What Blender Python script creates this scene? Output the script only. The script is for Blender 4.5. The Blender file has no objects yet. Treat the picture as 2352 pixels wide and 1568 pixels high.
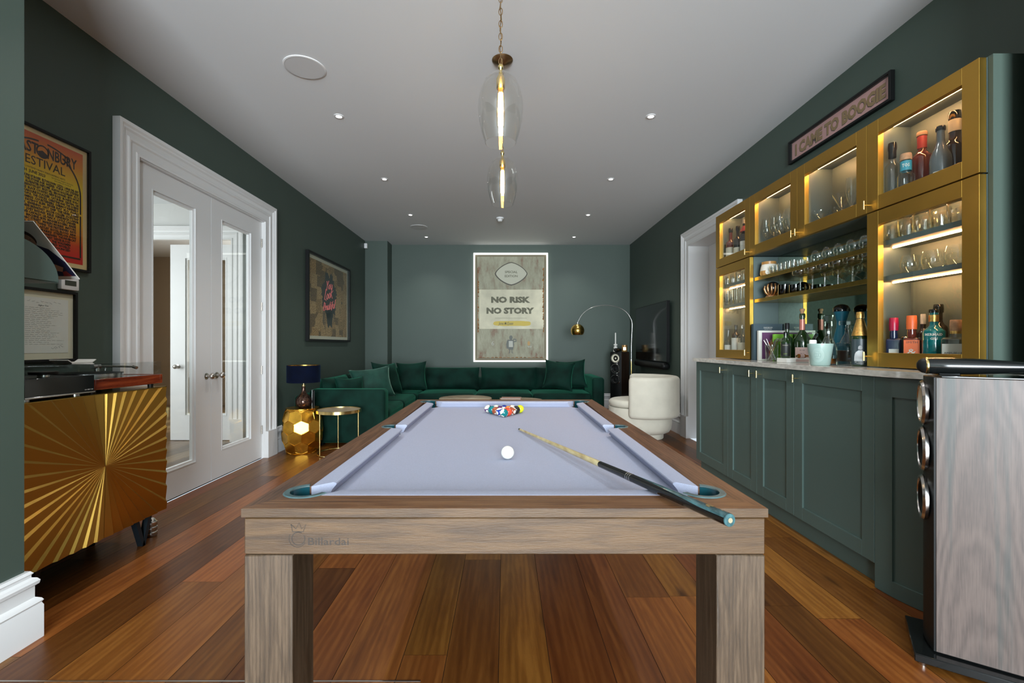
import bpy, bmesh, math, random
from math import sin, cos, pi, radians as R, sqrt
from mathutils import Vector, Matrix

sc = bpy.context.scene
COL = sc.collection
K = 1050.0            # focal length in pixels of the 2352 px wide frame
H = 1.19              # eye height
# ------------------------------------------------------------------ camera, world, light
cam = bpy.data.objects.new('camera', bpy.data.cameras.new('camera'))
COL.objects.link(cam)
cam.location = (0, 0, H); cam.rotation_euler = (pi / 2, 0, 0)
cam.data.sensor_width = 36; cam.data.lens = 36 * K / 2352
cam.data.shift_x = 16 / 2352; cam.data.shift_y = 9 / 2352
cam.data.clip_start = 0.02; cam.data.clip_end = 60
sc.camera = cam
w = bpy.data.worlds.new('world'); sc.world = w; w.use_nodes = True
w.node_tree.nodes['Background'].inputs[0].default_value = (0.80, 0.90, 1.0, 1)
w.node_tree.nodes['Background'].inputs[1].default_value = 0.9
sc.view_settings.view_transform = 'Standard'; sc.view_settings.look = 'None'
sc.view_settings.exposure = 0.0; sc.view_settings.gamma = 1.0
sc.view_settings.use_curve_mapping = False
sc.cycles.transparent_max_bounces = 32
sc.cycles.max_bounces = 8
sc.cycles.sample_clamp_indirect = 6.0
sc.cycles.caustics_reflective = False; sc.cycles.caustics_refractive = False

def area(name, loc, rot, sx, sy, power, col):
    l = bpy.data.lights.new(name, 'AREA'); l.shape = 'RECTANGLE'; l.size = sx; l.size_y = sy
    l.energy = power; l.color = col
    o = bpy.data.objects.new(name, l); COL.objects.link(o); o.location = loc; o.rotation_euler = rot
    return o
# daylight coming in through the glazed garden front behind the camera and the study window
area('daylight_garden_window', (0.12, -4.60, 1.45), (pi / 2, 0, 0), 3.5, 2.5, 1120, (0.83, 0.93, 1.0))
area('hall_fill_light', (-5.9, 3.6, 1.6), (pi / 2, 0, -pi / 2), 2.2, 2.0, 115, (0.92, 0.97, 1.0))  # added fill light to brighten the hall, no window stands here
area('daylight_study_window', (-3.4, 8.9, 1.5), (-pi / 2, 0, 0), 1.4, 1.5, 120, (1.0, 0.98, 0.93))
DOWNLIGHT_W = 46.0
LED_E = 150.0

# ------------------------------------------------------------------ materials
def new_mat(name):
    m = bpy.data.materials.new(name); m.use_nodes = True
    return m, m.node_tree, m.node_tree.nodes['Principled BSDF']

def pm(name, c, rough=0.5, metal=0.0, noise=0.0, nscale=20, bump=0.0, bscale=60, spec=None, sheen=0.0,
       emit=None, es=0.0, coat=0.0, stretch=(1, 1, 1), rn=0.0):
    m, nt, b = new_mat(name); N, L = nt.nodes, nt.links
    c = tuple(c) + (1,) if len(c) == 3 else c
    b.inputs['Base Color'].default_value = c
    b.inputs['Roughness'].default_value = rough; b.inputs['Metallic'].default_value = metal
    if spec is not None: b.inputs['Specular IOR Level'].default_value = spec
    if sheen: b.inputs['Sheen Weight'].default_value = sheen; b.inputs['Sheen Roughness'].default_value = 0.35
    if coat: b.inputs['Coat Weight'].default_value = coat; b.inputs['Coat Roughness'].default_value = 0.08
    if emit: b.inputs['Emission Color'].default_value = tuple(emit) + (1,); b.inputs['Emission Strength'].default_value = es
    if noise or bump or rn:
        tc = N.new('ShaderNodeTexCoord'); mp = N.new('ShaderNodeMapping'); mp.inputs['Scale'].default_value = stretch
        L.new(tc.outputs['Object'], mp.inputs[0])
    if noise or rn:
        n = N.new('ShaderNodeTexNoise'); n.inputs['Scale'].default_value = nscale; n.inputs['Detail'].default_value = 5
        L.new(mp.outputs[0], n.inputs[0])
    if noise:
        r = N.new('ShaderNodeValToRGB')
        r.color_ramp.elements[0].position = 0.3; r.color_ramp.elements[1].position = 0.7
        r.color_ramp.elements[0].color = tuple(x * (1 - noise) for x in c[:3]) + (1,)
        r.color_ramp.elements[1].color = tuple(min(1, x * (1 + noise)) for x in c[:3]) + (1,)
        L.new(n.outputs[0], r.inputs[0]); L.new(r.outputs[0], b.inputs['Base Color'])
    if rn:
        mr = N.new('ShaderNodeMapRange'); mr.inputs[3].default_value = rough - rn; mr.inputs[4].default_value = rough + rn
        L.new(n.outputs[0], mr.inputs[0]); L.new(mr.outputs[0], b.inputs['Roughness'])
    if bump:
        n2 = N.new('ShaderNodeTexNoise'); n2.inputs['Scale'].default_value = bscale; n2.inputs['Detail'].default_value = 4
        L.new(mp.outputs[0], n2.inputs[0])
        bp = N.new('ShaderNodeBump'); bp.inputs['Strength'].default_value = bump; bp.inputs['Distance'].default_value = 0.002
        L.new(n2.outputs[0], bp.inputs['Height']); L.new(bp.outputs[0], b.inputs['Normal'])
    return m

def glass_mat(name, tint=(0.97, 0.985, 0.98), edge=0.25, ior=1.5, rough=0.01, gl=(1, 1, 1)):
    """clear glass: see-through, fresnel reflections, denser where seen edge-on"""
    m = bpy.data.materials.new(name); m.use_nodes = True; nt = m.node_tree; N, L = nt.nodes, nt.links
    N.clear()
    out = N.new('ShaderNodeOutputMaterial'); mix = N.new('ShaderNodeMixShader')
    tr = N.new('ShaderNodeBsdfTransparent'); tr.inputs[0].default_value = tuple(tint) + (1,)
    g = N.new('ShaderNodeBsdfGlossy'); g.inputs['Roughness'].default_value = rough; g.inputs[0].default_value = tuple(gl) + (1,)
    lw = N.new('ShaderNodeLayerWeight'); lw.inputs[0].default_value = 0.5
    p5 = N.new('ShaderNodeMath'); p5.operation = 'POWER'; p5.inputs[1].default_value = 5.0
    sch = N.new('ShaderNodeMath'); sch.operation = 'MULTIPLY_ADD'; sch.inputs[1].default_value = 0.9; sch.inputs[2].default_value = ((ior - 1) / (ior + 1)) ** 2
    mt = N.new('ShaderNodeMath'); mt.operation = 'MULTIPLY_ADD'; mt.inputs[1].default_value = edge
    pw = N.new('ShaderNodeMath'); pw.operation = 'POWER'; pw.inputs[1].default_value = 3.0
    L.new(lw.outputs['Facing'], p5.inputs[0]); L.new(p5.outputs[0], sch.inputs[0])
    L.new(lw.outputs['Facing'], pw.inputs[0]); L.new(pw.outputs[0], mt.inputs[0]); L.new(sch.outputs[0], mt.inputs[2])
    cl = N.new('ShaderNodeClamp'); L.new(mt.outputs[0], cl.inputs[0])
    L.new(cl.outputs[0], mix.inputs[0]); L.new(tr.outputs[0], mix.inputs[1]); L.new(g.outputs[0], mix.inputs[2])
    L.new(mix.outputs[0], out.inputs[0])
    return m

def wood_mat(name, dark, mid, light, axis='Y', rough=0.45, scale=1.0, rnd=False, bump=0.25, bands=6.0, rings=0.5):
    m, nt, b = new_mat(name); N, L = nt.nodes, nt.links
    tc = N.new('ShaderNodeTexCoord')
    s = {'X': (1.2, 14, 14), 'Y': (14, 1.2, 14), 'Z': (14, 14, 1.2)}[axis]
    mp = N.new('ShaderNodeMapping'); mp.inputs['Scale'].default_value = tuple(x * scale for x in s)
    src = tc.outputs['Object']
    if rnd:                       # each board has a tone and a figure of its own
        at = N.new('ShaderNodeAttribute'); at.attribute_name = 'board'
        ad = N.new('ShaderNodeVectorMath'); ad.operation = 'ADD'
        ml = N.new('ShaderNodeVectorMath'); ml.operation = 'SCALE'; ml.inputs['Scale'].default_value = 37.0
        L.new(at.outputs['Color'], ml.inputs[0]); L.new(tc.outputs['Object'], ad.inputs[0]); L.new(ml.outputs[0], ad.inputs[1])
        src = ad.outputs[0]
    L.new(src, mp.inputs[0])
    n1 = N.new('ShaderNodeTexNoise'); n1.inputs['Scale'].default_value = 1.1; n1.inputs['Detail'].default_value = 6
    n1.inputs['Distortion'].default_value = rings * 2
    L.new(mp.outputs[0], n1.inputs[0])
    n2 = N.new('ShaderNodeTexNoise'); n2.inputs['Scale'].default_value = 9.0; n2.inputs['Detail'].default_value = 8
    n2.inputs['Roughness'].default_value = 0.7
    L.new(mp.outputs[0], n2.inputs[0])
    wv = N.new('ShaderNodeTexWave'); wv.inputs['Scale'].default_value = bands * 0.12; wv.inputs['Distortion'].default_value = 9
    wv.inputs['Detail'].default_value = 3; wv.inputs['Detail Scale'].default_value = 0.8
    wv.bands_direction = {'X': 'Y', 'Y': 'X', 'Z': 'X'}[axis]
    L.new(mp.outputs[0], wv.inputs[0])
    a = N.new('ShaderNodeMath'); a.operation = 'MULTIPLY_ADD'; a.inputs[1].default_value = 0.45
    L.new(n2.outputs[0], a.inputs[0]); L.new(n1.outputs[0], a.inputs[2])
    a2 = N.new('ShaderNodeMath'); a2.operation = 'MULTIPLY_ADD'; a2.inputs[1].default_value = 0.16
    L.new(wv.outputs[0], a2.inputs[0]); L.new(a.outputs[0], a2.inputs[2])
    r = N.new('ShaderNodeValToRGB'); cr = r.color_ramp
    cr.elements[0].position = 0.52; cr.elements[0].color = tuple(dark) + (1,)
    cr.elements[1].position = 1.02; cr.elements[1].color = tuple(light) + (1,)
    e = cr.elements.new(0.76); e.color = tuple(mid) + (1,)
    L.new(a2.outputs[0], r.inputs[0])
    last = r.outputs[0]
    if rnd:
        hs = N.new('ShaderNodeHueSaturation')
        sp = N.new('ShaderNodeSeparateColor'); L.new(at.outputs['Color'], sp.inputs[0])
        mr = N.new('ShaderNodeMapRange'); mr.inputs[3].default_value = 0.45; mr.inputs[4].default_value = 1.30
        L.new(sp.outputs[0], mr.inputs[0]); L.new(mr.outputs[0], hs.inputs['Value'])
        mr2 = N.new('ShaderNodeMapRange'); mr2.inputs[3].default_value = 0.492; mr2.inputs[4].default_value = 0.512
        L.new(sp.outputs[1], mr2.inputs[0]); L.new(mr2.outputs[0], hs.inputs['Hue'])
        L.new(last, hs.inputs['Color']); last = hs.outputs[0]
        # knots
        vo = N.new('ShaderNodeTexVoronoi'); vo.inputs['Scale'].default_value = 1.0
        mk = N.new('ShaderNodeMapping'); mk.inputs['Scale'].default_value = (4.0, 1.3, 1)
        L.new(src, mk.inputs[0]); L.new(mk.outputs[0], vo.inputs[0])
        kr = N.new('ShaderNodeValToRGB'); kr.color_ramp.elements[0].position = 0.03; kr.color_ramp.elements[1].position = 0.13
        kr.color_ramp.elements[0].color = (0.15, 0.1, 0.08, 1); kr.color_ramp.elements[1].color = (1, 1, 1, 1)
        L.new(vo.outputs['Distance'], kr.inputs[0])
        mx = N.new('ShaderNodeMix'); mx.data_type = 'RGBA'; mx.blend_type = 'MULTIPLY'; mx.inputs[0].default_value = 0.8
        L.new(last, mx.inputs[6]); L.new(kr.outputs[0], mx.inputs[7]); last = mx.outputs[2]
    L.new(last, b.inputs['Base Color'])
    b.inputs['Roughness'].default_value = rough
    bp = N.new('ShaderNodeBump'); bp.inputs['Strength'].default_value = bump; bp.inputs['Distance'].default_value = 0.002
    L.new(n2.outputs[0], bp.inputs['Height']); L.new(bp.outputs[0], b.inputs['Normal'])
    return m

M = {}
M['wall'] = pm('green_wall_paint', (0.0535, 0.079, 0.0635), 0.55, bump=0.08, bscale=250, noise=0.03, nscale=2)
M['ceiling'] = pm('ceiling_paint', (0.715, 0.735, 0.745), 0.8, bump=0.03, bscale=200)
M['white'] = pm('white_gloss_paint', (0.76, 0.76, 0.755), 0.35, bump=0.02, bscale=120)
M['hall'] = pm('hall_wall_paint', (0.62, 0.62, 0.60), 0.7, bump=0.03)
M['brown_wall'] = pm('taupe_wall_paint', (0.36, 0.27, 0.18), 0.8, bump=0.03)
M['unit'] = pm('green_cabinet_paint', (0.072, 0.112, 0.100), 0.42, bump=0.03, bscale=300)
M['unit_in'] = pm('cabinet_inside', (0.075, 0.105, 0.10), 0.5, bump=0.03, bscale=300)
M['brass'] = pm('brushed_brass', (0.55, 0.325, 0.065), 0.36, 1.0, noise=0.04, nscale=5, bump=0.03, bscale=120, rn=0.05)
M['brass_edge'] = pm('polished_brass', (0.85, 0.66, 0.28), 0.22, 1.0, rn=0.03)
M['brass_shelf'] = pm('shelf_brass', (0.50, 0.33, 0.08), 0.25, 1.0, noise=0.06, rn=0.04)
M['mirror'] = pm('antique_green_mirror', (0.50, 0.60, 0.50), 0.035, 1.0, noise=0.10, nscale=40, rn=0.015)
M['stone'] = pm('quartz_worktop', (0.52, 0.50, 0.45), 0.12, noise=0.25, nscale=55, stretch=(1, 0.4, 1))
M['glass'] = glass_mat('clear_glass')
M['pane'] = glass_mat('door_pane', (0.965, 0.98, 0.975), 0.02, 1.32)
M['acrylic'] = glass_mat('acrylic', (0.97, 0.98, 0.98), 0.06)
M['crystal'] = glass_mat('crystal', (0.90, 0.92, 0.91), 0.6, 1.6, 0.03)
M['smoke'] = glass_mat('smoked_glass', (0.10, 0.12, 0.10), 0.3, 1.5)
M['pendant'] = glass_mat('pendant_glass', (0.975, 0.975, 0.965), 0.22)
M['led'] = pm('led_warm', (1, 0.8, 0.6), 0.5, emit=(1.0, 0.50, 0.21), es=LED_E)
M['led_white'] = pm('led_white', (1, 1, 1), 0.5, emit=(1.0, 1.0, 0.90), es=1.6)
M['lens'] = pm('downlight_lens', (1, 1, 1), 0.5, emit=(1.0, 0.96, 0.92), es=12)
M['filament'] = pm('filament', (1, 0.8, 0.4), 0.5, emit=(1.0, 0.62, 0.22), es=30)
M['bulbg'] = glass_mat('bulb_glass', (1.0, .90, .70), .15)
M['bulb'] = pm('bulb_glow_glass', (1, 0.85, 0.55), 0.3, emit=(1.0, 0.70, 0.30), es=5)
M['chrome'] = pm('satin_steel', (0.60, 0.59, 0.57), 0.22, 1.0, rn=0.04)
M['nickel'] = pm('brushed_nickel', (0.48, 0.45, 0.41), 0.3, 1.0, rn=0.05)
M['bronze'] = pm('antique_bronze', (0.30, 0.19, 0.09), 0.35, 1.0, noise=0.2)
M['black'] = pm('black_satin', (0.007, 0.0075, 0.0075), 0.45, rn=0.03, spec=0.22)
M['gloss_black'] = pm('gloss_black', (0.006, 0.007, 0.007), 0.10, coat=0.12, spec=0.4, rn=0.02)
M['blacksteel'] = pm('black_steel', (0.02, 0.028, 0.035), 0.4, 0.6, rn=0.05)
M['screen'] = pm('tv_screen', (0.006, 0.008, 0.007), 0.12, rn=0.02)
M['velvet'] = pm('green_velvet', (0.0025, 0.020, 0.0135), 0.75, noise=0.5, nscale=5, bump=0.45, bscale=14, sheen=0.16, spec=0.12)
M['velvet'].node_tree.nodes['Principled BSDF'].inputs['Sheen Tint'].default_value = (0.12, 0.75, 0.45, 1)
M['velvet2'] = pm('sage_velvet', (0.010, 0.045, 0.032), 0.7, noise=0.35, nscale=7, bump=0.3, bscale=16, sheen=0.4, spec=0.2)
M['velvet2'].node_tree.nodes['Principled BSDF'].inputs['Sheen Tint'].default_value = (0.5, 0.9, 0.7, 1)
M['navy'] = pm('navy_velvet', (0.0008, 0.0028, 0.0125), 0.85, noise=0.3, nscale=12, sheen=0.1, spec=0.1)
M['navy'].node_tree.nodes['Principled BSDF'].inputs['Sheen Tint'].default_value = (0.1, 0.25, 0.5, 1)
M['cream'] = pm('cream_boucle', (0.62, 0.58, 0.48), 0.9, bump=0.4, bscale=260, noise=0.05, nscale=8, sheen=0.1)
M['cloth'] = pm('lilac_baize', (0.40, 0.425, 0.54), 0.95, noise=0.05, nscale=260, bump=0.25, bscale=500, spec=0.1)
M['pocket'] = pm('teal_pocket', (0.008, 0.055, 0.07), 0.2, coat=0.4, noise=0.1)
M['pocket_rim'] = pm('pocket_rim', (0.075, 0.13, 0.135), 0.35, noise=0.25, nscale=60)
M['oak_x'] = wood_mat('weathered_oak_lengthwise', (0.040, 0.020, 0.0075), (0.062, 0.032, 0.0120), (0.092, 0.049, 0.019), 'X', 0.5, 3.0, bump=0.5)
M['oak_y'] = wood_mat('weathered_oak_deep', (0.040, 0.020, 0.0075), (0.062, 0.032, 0.0120), (0.092, 0.049, 0.019), 'Y', 0.5, 3.0, bump=0.5)
M['oak_z'] = wood_mat('weathered_oak_upright', (0.030, 0.018, 0.0095), (0.054, 0.033, 0.018), (0.090, 0.058, 0.034), 'Z', 0.5, 3.0, bump=0.5)
M['rail_x'] = wood_mat('rail_oak_cross', (0.05, 0.020, 0.008), (0.135, 0.056, 0.020), (0.21, 0.10, 0.04), 'X', 0.42, 2.5, bump=0.3)
M['rail_y'] = wood_mat('rail_oak_long', (0.05, 0.021, 0.009), (0.115, 0.050, 0.021), (0.18, 0.085, 0.04), 'Y', 0.42, 2.5, bump=0.3)
M['floor'] = wood_mat('aged_oak_boards', (0.115, 0.034, 0.0062), (0.165, 0.052, 0.0092), (0.23, 0.082, 0.016), 'Y', 0.32, 1.0, rnd=True, bump=0.12, rings=0.8)
M['hall_floor'] = wood_mat('hall_oak', (0.10, 0.06, 0.03), (0.20, 0.13, 0.075), (0.30, 0.21, 0.13), 'Y', 0.35, 1.0, rnd=True, bump=0.1)
M['floor'].node_tree.nodes['Principled BSDF'].inputs['Specular IOR Level'].default_value = 0.3
M['gap'] = pm('board_gap', (0.012, 0.006, 0.003), 0.8)
M['plinth_wood'] = wood_mat('red_mahogany', (0.05, 0.006, 0.002), (0.14, 0.02, 0.006), (0.23, 0.045, 0.012), 'Y', 0.18, 2.0, bump=0.05)
def veneer_mat():
    m, nt, b = new_mat('grey_walnut_veneer'); N, L = nt.nodes, nt.links
    tc = N.new('ShaderNodeTexCoord'); sp = N.new('ShaderNodeSeparateXYZ'); L.new(tc.outputs['Object'], sp.inputs[0])
    def mth(op, a, b_=None, c=None):
        n = N.new('ShaderNodeMath'); n.operation = op
        for i, v in enumerate((a, b_, c)):
            if v is None: continue
            if hasattr(v, 'links'): L.new(v, n.inputs[i])
            else: n.inputs[i].default_value = v
        return n.outputs[0]
    nz = N.new('ShaderNodeTexNoise'); nz.inputs['Scale'].default_value = 3.0; nz.inputs['Detail'].default_value = 4; mp = N.new('ShaderNodeMapping'); mp.inputs['Scale'].default_value = (3, 3, 1)
    L.new(tc.outputs['Object'], mp.inputs[0]); L.new(mp.outputs[0], nz.inputs[0])
    nf = N.new('ShaderNodeTexNoise'); nf.inputs['Scale'].default_value = 30; nf.inputs['Detail'].default_value = 6; mf = N.new('ShaderNodeMapping'); mf.inputs['Scale'].default_value = (9, 9, .35)
    L.new(tc.outputs['Object'], mf.inputs[0]); L.new(mf.outputs[0], nf.inputs[0])
    xx = mth('ADD', sp.outputs['X'], -0.125); x2 = mth('MULTIPLY', xx, xx)
    f = mth('ADD', mth('MULTIPLY', x2, -22.0), mth('MULTIPLY', sp.outputs['Z'], -0.42)); f = mth('ADD', f, mth('MULTIPLY', nz.outputs[0], 0.34))
    w_ = mth('SINE', mth('MULTIPLY', f, 62.0)); w_ = mth('MULTIPLY_ADD', w_, 0.5, 0.5)
    v = mth('ADD', mth('MULTIPLY', w_, 0.26), mth('MULTIPLY', nf.outputs[0], 0.85))
    r = N.new('ShaderNodeValToRGB'); r.color_ramp.elements[0].position = .25; r.color_ramp.elements[0].color = (.072, .056, .050, 1); r.color_ramp.elements[1].position = .85; r.color_ramp.elements[1].color = (.135, .102, .088, 1); L.new(v, r.inputs[0])
    ns = N.new('ShaderNodeTexNoise'); ns.inputs['Scale'].default_value = 1.0; ns.inputs['Detail'].default_value = 3; ms = N.new('ShaderNodeMapping'); ms.inputs['Scale'].default_value = (17, 17, .5); ms.inputs['Location'].default_value = (1.3, 0, 2)
    L.new(tc.outputs['Object'], ms.inputs[0]); L.new(ms.outputs[0], ns.inputs[0])
    r2 = N.new('ShaderNodeValToRGB'); r2.color_ramp.elements[0].position = .55; r2.color_ramp.elements[0].color = (0, 0, 0, 1); r2.color_ramp.elements[1].position = .68; r2.color_ramp.elements[1].color = (1, 1, 1, 1); L.new(ns.outputs[0], r2.inputs[0])
    mx = N.new('ShaderNodeMix'); mx.data_type = 'RGBA'; mx.inputs[7].default_value = (.030, .052, .052, 1); L.new(mth('MULTIPLY', r2.outputs[0], .75), mx.inputs[0]); L.new(r.outputs[0], mx.inputs[6]); L.new(mx.outputs[2], b.inputs['Base Color'])
    b.inputs['Roughness'].default_value = .38; b.inputs['Specular IOR Level'].default_value = .3
    return m
M['veneer'] = veneer_mat()
M['dark_veneer'] = wood_mat('dark_walnut_veneer', (0.012, 0.005, 0.003), (0.035, 0.016, 0.010), (0.06, 0.03, 0.02), 'Z', 0.25, 1.0, bump=0.08)
M['marble'] = pm('travertine_top', (0.42, 0.33, 0.22), 0.3, noise=0.25, nscale=14)
M['gold_leaf'] = pm('gold_leaf', (0.78, 0.42, 0.055), 0.26, 1.0, noise=0.18, nscale=14, bump=0.25, bscale=18, rn=0.06)
M['paper'] = pm('paper_white', (0.80, 0.79, 0.74), 0.6)
M['ink'] = pm('ink_black', (0.02, 0.02, 0.02), 0.6)
M['cream_paper'] = pm('cream_mount', (0.78, 0.73, 0.57), 0.7)

def flat(name, c, rough=0.55): 
    if name not in M: M[name] = pm(name, c, rough)
    return M[name]

# sunburst brass: brushed outwards from the middle, so its highlight is drawn out across the rays
m, nt, b = new_mat('sunburst_brass'); M['sun'] = m
b.inputs['Base Color'].default_value = (0.60, 0.36, 0.075, 1); b.inputs['Metallic'].default_value = 1
b.inputs['Roughness'].default_value = 0.36; b.inputs['Anisotropic'].default_value = 0.75
b.inputs['Anisotropic Rotation'].default_value = 0.25; tg = nt.nodes.new('ShaderNodeTangent'); tg.direction_type = 'UV_MAP'; tg.uv_map = 'UVMap'
nt.links.new(tg.outputs[0], b.inputs['Tangent'])

# ------------------------------------------------------------------ mesh builder
class MB:
    def __init__(s): s.v = []; s.f = []; s.mi = []; s.mats = []; s.xf = None
    def mat(s, m):
        if m not in s.mats: s.mats.append(m)
        return s.mats.index(m)
    def add(s, vs, fs, m=None, X=None):
        X = X if X is not None else s.xf
        n = len(s.v); i = s.mat(m) if m is not None else 0
        for p in vs:
            p = Vector(p)
            s.v.append(X @ p if X is not None else p)
        for f in fs: s.f.append([n + k for k in f]); s.mi.append(i)
        return s
    def bm(s, b, m=None, X=None):
        b.verts.index_update()
        s.add([v.co.copy() for v in b.verts], [[v.index for v in f.verts] for f in b.faces], m, X); b.free(); return s
    def box(s, x0, x1, y0, y1, z0, z1, m=None, bev=0.0, seg=1, X=None):
        b = bmesh.new(); bmesh.ops.create_cube(b, size=1)
        for v in b.verts:
            v.co = Vector(((x0 + x1) / 2 + v.co.x * (x1 - x0), (y0 + y1) / 2 + v.co.y * (y1 - y0), (z0 + z1) / 2 + v.co.z * (z1 - z0)))
        if bev: bmesh.ops.bevel(b, geom=b.edges[:], offset=bev, segments=seg, profile=0.5, affect='EDGES')
        return s.bm(b, m, X)
    def lathe(s, prof, n=24, m=None, X=None, a0=0.0, a1=2 * pi, c=(0, 0, 0)):
        full = abs(a1 - a0 - 2 * pi) < 1e-6
        k = n if full else n + 1; vs = []; fs = []
        for i in range(k):
            a = a0 + (a1 - a0) * i / n
            for r, z in prof: vs.append((c[0] + r * cos(a), c[1] + r * sin(a), c[2] + z))
        P = len(prof)
        for i in range(n):
            j = (i + 1) % k
            for q in range(P - 1):
                f = [i * P + q, j * P + q, j * P + q + 1, i * P + q + 1]
                if prof[q][0] < 1e-7: f = [i * P + q, j * P + q + 1, i * P + q + 1]
                elif prof[q + 1][0] < 1e-7: f = [i * P + q, j * P + q, i * P + q + 1]
                fs.append(f)
        return s.add(vs, fs, m, X)
    def cyl(s, c, r, h, n=24, m=None, X=None, r2=None):
        r2 = r if r2 is None else r2
        return s.lathe([(0, 0), (r, 0), (r2, h), (0, h)], n, m, X, c=c)
    def tube(s, pts, r, n=8, m=None, X=None, caps=True, closed=False):
        pts = [Vector(p) for p in pts]; vs = []; fs = []; N = len(pts)
        prev = None
        for i, p in enumerate(pts):
            if closed: d = (pts[(i + 1) % N] - pts[i - 1])
            else: d = (pts[min(i + 1, N - 1)] - pts[max(i - 1, 0)])
            d.normalize()
            if prev is None:
                u = d.orthogonal().normalized()
            else:
                u = (prev - d * prev.dot(d))
                u = u.normalized() if u.length > 1e-6 else d.orthogonal().normalized()
            prev = u; w_ = d.cross(u)
            rr = r[i] if isinstance(r, (list, tuple)) else r
            for k in range(n):
                a = 2 * pi * k / n; vs.append(p + (u * cos(a) + w_ * sin(a)) * rr)
        for i in range(N if closed else N - 1):
            j = (i + 1) % N
            for k in range(n): fs.append([i * n + k, i * n + (k + 1) % n, j * n + (k + 1) % n, j * n + k])
        if caps and not closed: fs.append(list(range(n))[::-1]); fs.append([(N - 1) * n + k for k in range(n)])
        return s.add(vs, fs, m, X)
    def prism(s, poly, a, b_, m=None, X=None, axis='z', hole=None):
        """poly: 2-D outline, extruded from a to b_ along axis"""
        b = bmesh.new()
        def co(p, t):
            return {'z': (p[0], p[1], t), 'x': (t, p[0], p[1]), 'y': (p[0], t, p[1])}[axis]
        loops = [poly] + ([hole] if hole else [])
        es = []; tops = []
        for lp in loops:
            vb = [b.verts.new(co(p, a)) for p in lp]; es += [b.edges.new((vb[i], vb[(i + 1) % len(vb)])) for i in range(len(vb))]
        bmesh.ops.triangle_fill(b, use_beauty=True, edges=es, use_dissolve=False)
        r = bmesh.ops.extrude_face_region(b, geom=b.faces[:])
        d = {'z': (0, 0, b_ - a), 'x': (b_ - a, 0, 0), 'y': (0, b_ - a, 0)}[axis]
        for g in r['geom']:
            if isinstance(g, bmesh.types.BMVert): g.co += Vector(d)
        bmesh.ops.recalc_face_normals(b, faces=b.faces[:])
        return s.bm(b, m, X)
    def build(s, name, mat=None, parent=None, smooth=40, sub=0, uv=None):
        me = bpy.data.meshes.new(name)
        me.from_pydata([tuple(p) for p in s.v], [], s.f)
        ms = s.mats if s.mats else [mat]
        for q in ms: me.materials.append(q if q is not None else mat)
        if len(ms) > 1: me.polygons.foreach_set('material_index', s.mi)
        b = bmesh.new(); b.from_mesh(me); bmesh.ops.remove_doubles(b, verts=b.verts[:], dist=1e-6)
        bmesh.ops.recalc_face_normals(b, faces=b.faces[:]); b.to_mesh(me); b.free()
        if smooth:
            me.shade_smooth(); me.set_sharp_from_angle(angle=R(smooth))
        o = bpy.data.objects.new(name, me); COL.objects.link(o)
        if parent is not None: o.parent = parent
        if sub:
            md = o.modifiers.new('sub', 'SUBSURF'); md.levels = sub; md.render_levels = sub
        return o

def frame3(o, u, v, n):
    m_ = Matrix.Identity(4)
    for i, c in enumerate((u, v, n)):
        for k in range(3): m_[k][i] = c[k]
    for k in range(3): m_[k][3] = o[k]
    return m_
def on_left(x, y, z): return frame3((x, y, z), (0, 1, 0), (0, 0, 1), (1, 0, 0))       # faces +X
def on_right(x, y, z): return frame3((x, y, z), (0, -1, 0), (0, 0, 1), (-1, 0, 0))    # faces -X
def on_back(x, y, z): return frame3((x, y, z), (1, 0, 0), (0, 0, 1), (0, -1, 0))      # faces -Y
def flat_up(x, y, z, a=0): return Matrix.Translation((x, y, z)) @ Matrix.Rotation(a, 4, 'Z')

def text(mb, s, size, X, m, off=0.0, align='CENTER', shear=0.0, sx=1.0, space=1.0, width=None, res=2):
    cu = bpy.data.curves.new('t', 'FONT'); cu.body = s; cu.size = size; cu.offset = off; cu.align_x = align
    cu.align_y = 'CENTER'; cu.shear = shear; cu.resolution_u = res; cu.space_character = space
    o = bpy.data.objects.new('t', cu); COL.objects.link(o)
    dg = bpy.context.evaluated_depsgraph_get(); e = o.evaluated_get(dg); me = e.to_mesh()
    vs = [v.co.copy() for v in me.vertices]; fs = [list(p.vertices) for p in me.polygons]
    e.to_mesh_clear(); bpy.data.objects.remove(o); bpy.data.curves.remove(cu)
    if not vs: return
    if width:
        a = min(v.x for v in vs); b_ = max(v.x for v in vs); sx = width / max(1e-6, b_ - a)
        if align == 'CENTER':
            c = (a + b_) / 2; vs = [Vector(((v.x - c), v.y, v.z)) for v in vs]
        elif align == 'LEFT': vs = [Vector(((v.x - a), v.y, v.z)) for v in vs]
    mb.add([(v.x * sx, v.y, 0) for v in vs], fs, m, X)

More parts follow.
